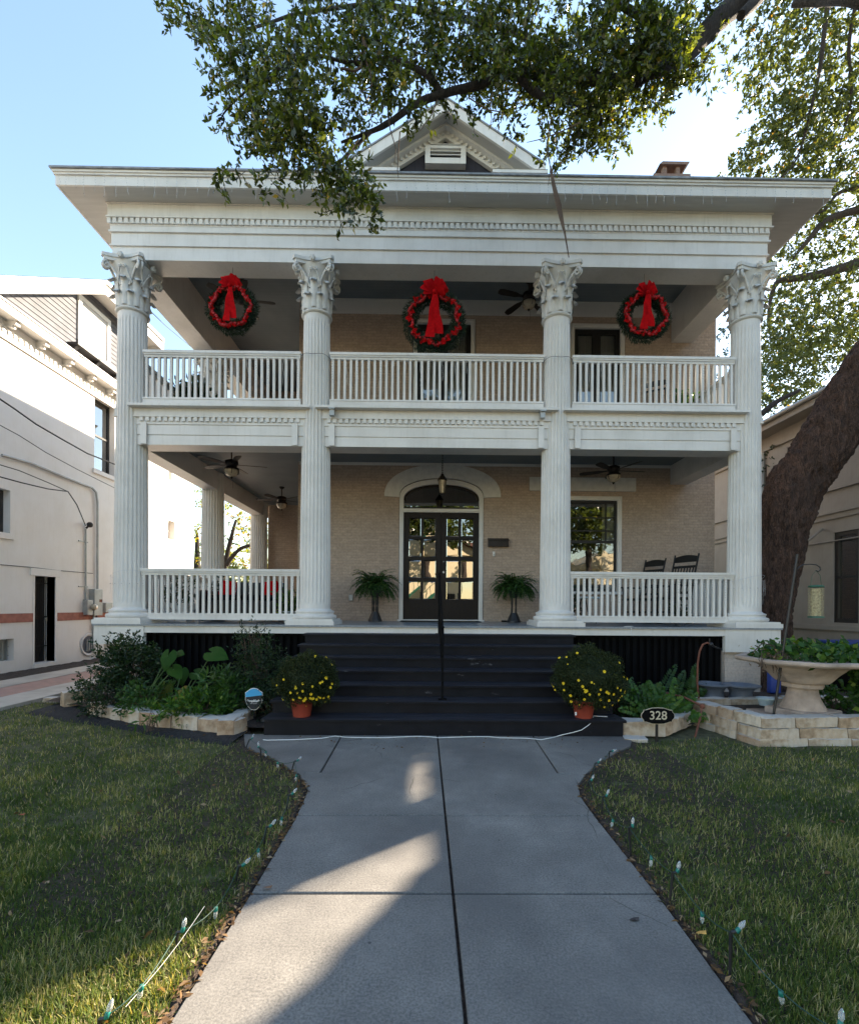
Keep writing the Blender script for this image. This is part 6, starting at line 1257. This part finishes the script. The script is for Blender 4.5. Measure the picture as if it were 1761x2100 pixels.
# cut lawn under the walk not needed: walk sits above; but keep lawn below slab level
# ================================================================ TREES
oak=thing('oak_tree',(7.0,9.7,0),'big leaning oak right of the house, leafy limbs hanging over the roof','tree')
def smooth(P,R,n=6):
    out=[];rr=[]; P=[Vector(p) for p in P]; k=len(P)
    for i in range(k-1):
        a=P[max(0,i-1)];b=P[i];c=P[i+1];d=P[min(k-1,i+2)]
        for j in range(n):
            t=j/n; out.append(.5*((2*b)+(c-a)*t+(2*a-5*b+4*c-d)*t*t+(3*b-a-3*c+d)*t**3)); rr.append(R[i]+(R[i+1]-R[i])*t)
    out.append(P[-1]); rr.append(R[-1]); return out,rr
tY=9.6
def tp_(x,y,Y=tY): return U(x,y,Y)
P=[(6.72,9.8,-.1),tp_(1562,1290,9.75),tp_(1570,1237,9.7),tp_(1592,1130,9.65),tp_(1608,1055),tp_(1634,991),tp_(1677,931,9.5),tp_(1730,843,9.4),tp_(1785,755,9.2),tp_(1860,640,8.9),tp_(1905,520,8.5),tp_(1900,400,8.0)]
Rr=[.66,.50,.47,.465,.49,.52,.51,.52,.49,.44,.38,.34]
p_,r_=smooth(P,Rr,20); m=MB(); m.tube(p_,r_,110,True,True,.10,2.2,-.17); m.build('trunk','bark',oak)
def limb(pts,rs,name='limb',n=6,seg=10,mat='barkd'):
    p,r=smooth(pts,rs,n); m=MB(); m.tube(p,r,seg,True,True,.15,3); return m.build(name,mat,oak)
limb([tp_(1900,400,8.0),U(1900,120,7.2),U(1760,-110,6.6),U(1610,-60,6.2),U(1500,15,6.1),U(1440,75,6.0),U(1395,118,5.9),U(1330,148,5.8),U(1240,165,5.8),U(1150,160,5.7),U(1060,150,5.6),U(980,175,5.5)],[.34,.22,.17,.14,.125,.12,.10,.075,.055,.05,.048,.042],seg=14)
limb([U(980,175,5.5),U(910,192,5.45),U(850,215,5.4),U(800,250,5.35),U(760,270,5.3),U(700,292,5.25)],[.045,.04,.036,.03,.022,.012])
limb([U(905,192,5.45),U(870,150,5.4),U(800,122,5.4),U(730,130,5.3),U(640,110,5.2)],[.04,.034,.03,.022,.012])
limb([U(1240,165,5.8),U(1150,120,5.9),U(1040,60,6.0),U(900,30,6.1),U(760,10,6.0),U(600,30,5.9)],[.05,.045,.04,.035,.028,.015])
limb([U(1400,118,5.9),U(1350,60,5.6),U(1290,20,5.4),U(1200,-30,5.2)],[.06,.05,.042,.036])
limb([U(1060,150,5.6),U(1105,195,5.6),U(1160,205,5.7),U(1215,225,5.8),U(1232,250,5.8),U(1215,268,5.8)],[.05,.04,.035,.03,.024,.012])
limb([U(1330,150,5.8),U(1280,185,5.9),U(1240,215,5.9),U(1190,240,5.9)],[.07,.05,.04,.02])
limb([U(1590,-45,6.2),U(1545,5,5.9),U(1518,32,5.8)],[.08,.07,.05])
limb([U(1900,60,8.0),U(1760,4,8.),U(1680,2,8.5),U(1625,8,8.8)],[.14,.08,.08,.05])
limb([U(760,270,5.3),U(700,330,5.2),U(670,370,5.1),U(720,420,5.1)],[.025,.018,.012,.006],seg=6)
limb([U(640,110,5.2),U(540,160,5.1),U(470,220,5.1),U(450,250,5.1)],[.014,.012,.009,.005],seg=6)
limb([U(600,30,5.9),U(500,60,5.6),U(420,40,5.4),U(330,5,5.3)],[.02,.015,.01,.005],seg=6)
# thin bare twigs in front of the pediment
m=MB()
for P in ([(820,270),(816,320),(815,350),(817,365)],[(897,205),(885,235),(870,255),(862,268)],[(735,285),(722,305),(710,330),(700,345)],[(765,235),(780,225),(790,215),(800,205)],[(960,200),(1000,225),(1030,230),(1045,245)],[(1010,190),(1005,215),(1008,245),(1003,262)],[(795,235),(800,265),(812,305),(808,335)],[(1190,250),(1150,270),(1110,285),(1080,292)],[(1130,240),(1120,300),(1128,345),(1124,380)]):
    m.tube([U(x,y,5.2) for x,y in P],[.007,.006,.005,.003],5)
m.build('twig','twig',oak)
m=MB(); m.tube([U(x,y,5.0) for x,y in((742,50),(745,80),(752,98),(735,115),(730,125))],[.014,.014,.012,.01,.006],6); m.tube([U(x,y,5.0) for x,y in((700,140),(728,146),(740,138),(750,100),(742,80))],[.012,.014,.014,.01,.006],6); m.tube([U(x,y,5.0) for x,y in((745,112),(760,150),(763,175),(740,190))],[.011,.009,.007,.004],6); m.build('pale_branch','twig',oak)
blobs=[(350,6,26,5.3,.3),(400,40,30,5.4,.3),(440,90,40,5.3,.4),(430,150,30,5.2,.4),(460,20,50,5.5,.5),(520,60,70,5.4,.6),(480,170,55,5.1,.5),(440,215,30,5.1,.4),(560,150,80,5.2,.6),(620,60,90,5.4,.7),(500,245,40,5.0,.4),(470,240,24,5.0,.3),(560,250,62,5.1,.5),(530,305,48,5.0,.4),(490,320,24,5.,.3),(600,310,50,5.,.4),(550,350,30,5.0,.3),(470,385,22,4.9,.25),(515,372,22,4.9,.25),(590,370,18,4.9,.2),(650,170,80,5.1,.6),(690,70,80,5.4,.7),(660,290,55,5.0,.4),(630,250,50,5.,.4),(720,200,60,5.1,.5),(760,120,70,5.2,.5),(700,340,42,4.9,.35),(655,375,26,4.9,.25),(740,385,34,4.85,.3),(705,425,22,4.85,.25),(765,415,20,4.85,.2),(750,450,14,4.85,.15),
(780,50,90,5.5,.7),(820,170,45,5.2,.4),(860,70,90,5.5,.7),(840,230,22,5.2,.2),(900,140,60,5.4,.5),(950,60,90,5.6,.7),(980,150,50,5.5,.5),(1030,90,90,5.6,.7),(1050,175,45,5.6,.4),(1110,60,90,5.7,.7),(1110,150,70,5.7,.5),(1090,215,40,5.8,.4),(1070,235,22,6.,.3),(1160,200,60,5.8,.5),(1180,100,90,5.8,.7),(1170,270,40,5.7,.4),(1185,300,20,5.7,.25),(1130,275,12,5.5,.15),(1125,300,14,5.4,.15),(1128,330,12,5.3,.12),(1230,190,70,5.9,.5),(1260,80,90,5.8,.7),(1220,260,45,5.8,.4),(1270,250,45,5.9,.4),(1290,170,60,6.,.5),(1330,90,80,5.9,.7),(1340,190,50,6.1,.4),(1330,225,30,6.,.3),(1390,60,60,6.,.5),(1390,150,42,6.2,.4),(1430,100,36,6.2,.4),(1440,160,26,6.3,.3),(1470,150,18,6.4,.2),(1490,95,10,6.4,.15),(1440,40,40,6.,.4),(1300,110,50,5.4,.3),(1370,95,45,5.5,.3),(1250,150,45,5.3,.3),(1200,120,60,5.3,.3),(1150,165,40,5.2,.3),(1050,140,50,5.2,.3),(1415,125,34,5.6,.2),(1330,60,50,5.3,.3),(1250,30,60,5.2,.3)]
C=blobpts(blobs,31); kk=np.array([mnoise.noise(Vector(c)*2.3)+.5*mnoise.noise(Vector(c)*6) for c in C]); C=C[kk>-.13]; V,ti,sg=sprays(C,9,.16,.072,.034,.55,.25)
m=MB(); twigmesh(m,sg,.0035,.4); m.build('twig','barkd',oak)
leafmesh('crown',V,ti,'oak',oak)
top=[(x,y,60,Y,1.) for x,y,Y in((700,-60,5.8),(850,-70,5.9),(1000,-70,6.),(1150,-70,6.),(1300,-60,6.),(550,-50,5.8))]
C=blobpts(top,8); V,ti,sg=sprays(C,9,.18,.066,.028,.55,.25); leafmesh('crown','' if 0 else V,ti,'oak',oak)
hv=thing('hanging_vine',U(1130,345,5.3),'dried brown palm-like strip dangling from the oak over the roof eave','dry frond'); m=MB()
for k in range(5):
    o_=k*3-6; P=[U(x+o_*w_,y,5.0) for x,y,w_ in((1128,340,.15),(1135,380,.5),(1145,420,.75),(1150,445,.55),(1158,480,.2),(1166,528,.1))]; m.tube(P,[.004,.006,.007,.006,.004,.002],5,False)
m.build('frond','twig',hv)
# ---- background trees (leaf masses with limbs)
def bgtree(label,base,trunkpts,trs,limbs,blobs,dens,L,W,mat,twig=.35,npl=9,name='tree',cat='tree'):
    t=thing(name,base,label,cat); m=MB(); p,r=smooth(trunkpts,trs,5); m.tube(p,r,12,True,True,.12,1.5); m.build('trunk','barkd',t)
    for P,R_ in limbs: m=MB(); p,r=smooth(P,R_,5); m.tube(p,r,7,True,True,.12,2); m.build('limb','barkd',t)
    C=blobpts(blobs,dens); V,ti,sg=sprays(C,npl,twig,L,W,.6,.3); leafmesh('crown',V,ti,mat,t); return t
rb=[(1560,60,60,22.8,2.5),(1600,130,60,22.8,2.5),(1640,40,80,24.5,2.5),(1720,60,80,24.5,2.5),(1700,150,80,24.5,2.5),(1560,150,30,22.8,1.7),(1620,210,50,22.8,2.0),(1590,250,40,22.8,1.7),(1560,290,30,22.8,1.7),(1530,330,36,22.8,1.7),(1500,355,20,22.8,1.3),(1620,300,60,23.6,2.0),(1690,250,70,24.5,2.5),(1750,220,70,24.5,2.5),(1740,330,80,24.5,2.5),(1670,350,60,24.5,2.0),(1600,355,40,23.6,1.7),(1540,365,30,24.5,1.3),(1650,420,60,24.5,2.0),(1740,430,70,25.4,2.5),(1620,500,45,24.5,1.7),(1700,510,70,25.4,2.5),(1750,560,60,25.4,2.5),(1640,590,55,25.4,2.0),(1600,600,24,24.5,1.3),(1700,640,60,26.2,2.5),(1600,660,40,25.4,1.7),(1640,700,50,26.2,2.0),(1590,730,34,25.4,1.7),(1750,670,50,26.2,2.0)]
bgtree('pale green backlit oak filling the sky right of the roof',(22.5,24,0),[(22.5,24,0),(22.6,24,4),(22.8,24,9),(23.5,24,14),(24,24,20),(24.5,24,28)],[.5,.42,.38,.32,.22,.1],
 [([U(1800,420,24.5),U(1740,435,24.1),U(1690,455,23.8),U(1650,500,23.6),U(1625,530,23.6)],[0.208,0.182,0.156,0.104,0.052]),([U(1810,520,24.5),U(1740,545,24.1),U(1680,562,23.8),U(1620,572,23.6),U(1590,582,23.6),U(1575,640,23.6),U(1580,700,23.6)],[0.260,0.221,0.195,0.156,0.117,0.065,0.026]),([U(1780,380,24.5),U(1720,395,24.1),U(1690,430,23.8),U(1660,440,23.6)],[0.104,0.091,0.065,0.039]),
  ([U(1700,-20,22.8),U(1690,60,22.8),U(1680,140,22.8),U(1660,230,22.8),U(1630,330,22.8),U(1570,390,22.8)],[0.130,0.104,0.091,0.065,0.046,0.019]),([U(1760,-20,23.6),U(1740,90,23.6),U(1745,200,23.6),U(1720,300,23.6)],[0.104,0.078,0.065,0.026]),([U(1660,230,22.8),U(1610,270,22.8),U(1550,300,22.8)],[0.052,0.039,0.016]),([U(1761,700,26.2),U(1690,640,26.2),U(1640,620,26.2)],[0.078,0.052,0.026])],
 rb,24.,.24,.13,'far',.6)
bgtree('yellow green bushy tree right behind the roofline of the right house',(11.5,20,0),[(11.8,21,0),(11.7,21,4),(11.6,21,8)],[.3,.25,.1],[],[(1600,760,60,20,1.5),(1650,760,55,21,1.5),(1690,700,60,22,1.5),(1720,760,40,22,1.5),(1580,820,50,20,1.5),(1640,820,40,21,1.2),(1580,700,40,20,1.2),(1600,650,50,22,1.5),(1660,640,50,22,1.5),(1730,640,50,23,1.5),(1620,580,36,23,1.5),(1690,590,36,23,1.5),(1750,570,40,23,1.5),(1610,520,26,23,1.),(1590,480,16,23,.8),(1750,700,50,22,1.5)],20,.16,.085,'far',.4)
bgtree('full green tree rising behind the right house roof, left of the leaning trunk',(15,25,0),[(17,26,0),(16.9,26,4),(16.8,25,8)],[.3,.25,.12],[],[(1590,800,50,24,1.5),(1650,790,45,24,1.5),(1600,740,50,24,1.5),(1670,730,55,25,1.5),(1640,690,50,25,1.5),(1720,700,50,25,1.5),(1590,690,40,24,1.5),(1740,640,36,25,1.5)],34,.17,.10,'far',.4)
bgtree('dark tree glimpsed between the brick wall and the right column',(8.4,17,0),[(8.6,19,0),(8.7,19,4),(8.9,19,9)],[.3,.25,.1],[([U(1560,850,18),U(1590,825,18),U(1640,800,18)],[.12,.1,.06])],[(1475,1000,40,18,1.2),(1475,940,40,18,1.2),(1480,1060,40,18,1.2),(1480,1120,40,18,1.2),(1500,730,40,19,1.5),(1490,680,40,19,1.5),(1540,790,40,19,1.5),(1570,860,34,19,1.)],20,.13,.06,'shrub',.35)
bgtree('climbing ivy on the downpipe of the right house',(9.85,13.9,0),[(9.93,13.8,0),(9.92,13.8,3),(9.92,13.8,5.8)],[.02,.02,.01],[],[(1570,950,18,13.7,.12),(1585,920,16,13.5,.12),(1567,1000,14,13.8,.12),(1580,985,10,13.6,.1),(1566,1060,12,13.8,.1),(1592,960,10,13.4,.1)],26,.07,.05,'shrub',.12,6,'climbing_ivy','vine')
bgtree('yellow green tree with a curved limb seen through the side porch',(-13,26,0),[(-11.5,27,0),(-11.6,27,1.5),(-11.2,26.5,2.6),(-10.6,26,4.6),(-10.2,26,6.2)],[.2,.18,.15,.12,.06],[([U(465,1160,25),U(478,1140,25),U(500,1122,25),U(540,1115,25)],[.13,.11,.09,.07])],[(420,1030,45,26,2),(470,1040,50,27,2),(440,1110,50,27,2),(500,1090,50,27,2),(540,1060,50,27,2),(400,1090,30,27,1.5),(500,1140,40,28,1.5),(540,1150,40,28,1.5)],15,.19,.09,'autumn',.45)
bgtree('green tree standing beyond the far end of the left house',(-15,34,0),[(-17,36,0),(-17,36,4),(-17,36,7)],[.3,.25,.1],[],[(420,1130,60,36,3),(480,1150,60,36,3),(400,1170,40,34,2),(540,1110,60,36,3),(340,830,0.1,36,1)],14,.24,.13,'far',.5)
# trees across the street (reflections) and along the horizon
tw=thing('far_wood',(0,60,0),'distant belt of trees behind the houses','trees'); 
for nm,xs,yy,zz,nn in(('crown',(-60,70),62,3.,5200),):
    C=np.stack([RNG.uniform(xs[0],xs[1],nn),RNG.uniform(55,66,nn),RNG.random(nn)*6.5],1); V,ti,sg=sprays(C,6,1.,.7,.4,.6,.2); leafmesh(nm,V,ti,'far',tw)
m=MB(); 
for i in range(30): x=-60+i*4.4; m.tube([(x,60,0),(x+.3,60,5)],[.2,.1],6)
m.build('trunk_row','barkd',tw); tw['kind']='stuff'
def bt(label,x,y,r,h): 
    t=thing('tree',(x,y,0),label,'tree','street trees behind the viewpoint'); m=MB(); m.tube([(x,y,0),(x+.3,y,h*.5),(x,y,h)],[.35,.25,.1],8,True,True,.1); m.build('trunk','barkd',t)
    n=900; C=np.array([x,y,h])+nrm(RNG.normal(size=(n,3)))*(RNG.random((n,1))**.4)*np.array([r,r,r*.7]); V,ti,sg=sprays(C,8,.8,.34,.2,.6,.3); leafmesh('crown',V,ti,'oak',t)
bt('round street tree mirrored in the top door panes',1.5,-19,4.0,9.5); bt('street tree mirrored in the lower right window',13,-17,3.6,8.6); bt('second street tree beside the one mirrored in the lower right window',19,-18,3.4,8.2); bt('street tree off to the left behind the viewpoint',-9,-18,3.5,8.5)
# ================================================================ LIGHT
AZ=rad(40.5); EL=rad(29.0)
sv=Vector((math.cos(AZ)*math.cos(EL),math.sin(AZ)*math.cos(EL),math.sin(EL)))
sl=bpy.data.lights.new('sun','SUN'); sl.energy=5.0; sl.angle=rad(.53); sl.color=(1.,.84,.64); so=bpy.data.objects.new('sun',sl); COL.objects.link(so); so.rotation_euler=sv.to_track_quat('Z','Y').to_euler(); so.location=(20,20,20)
w=bpy.data.worlds.new('World'); SC.world=w; w.use_nodes=True; t=w.node_tree; bg=t.nodes['Background']; sky=t.nodes.new('ShaderNodeTexSky'); sky.sky_type='NISHITA'; sky.sun_disc=False; sky.sun_elevation=EL; sky.sun_rotation=math.atan2(sv.x,sv.y); sky.air_density=1.35; sky.dust_density=.15; sky.ozone_density=.45; sky.altitude=50
t.links.new(sky.outputs[0],bg.inputs[0]); bg.inputs[1].default_value=.08
SC.view_settings.view_transform='Standard'; SC.view_settings.look='None'; SC.view_settings.gamma=1; SC.view_settings.exposure=2.32
SC.cycles.max_bounces=8; SC.cycles.transparent_max_bounces=12; SC.cycles.use_denoising=True
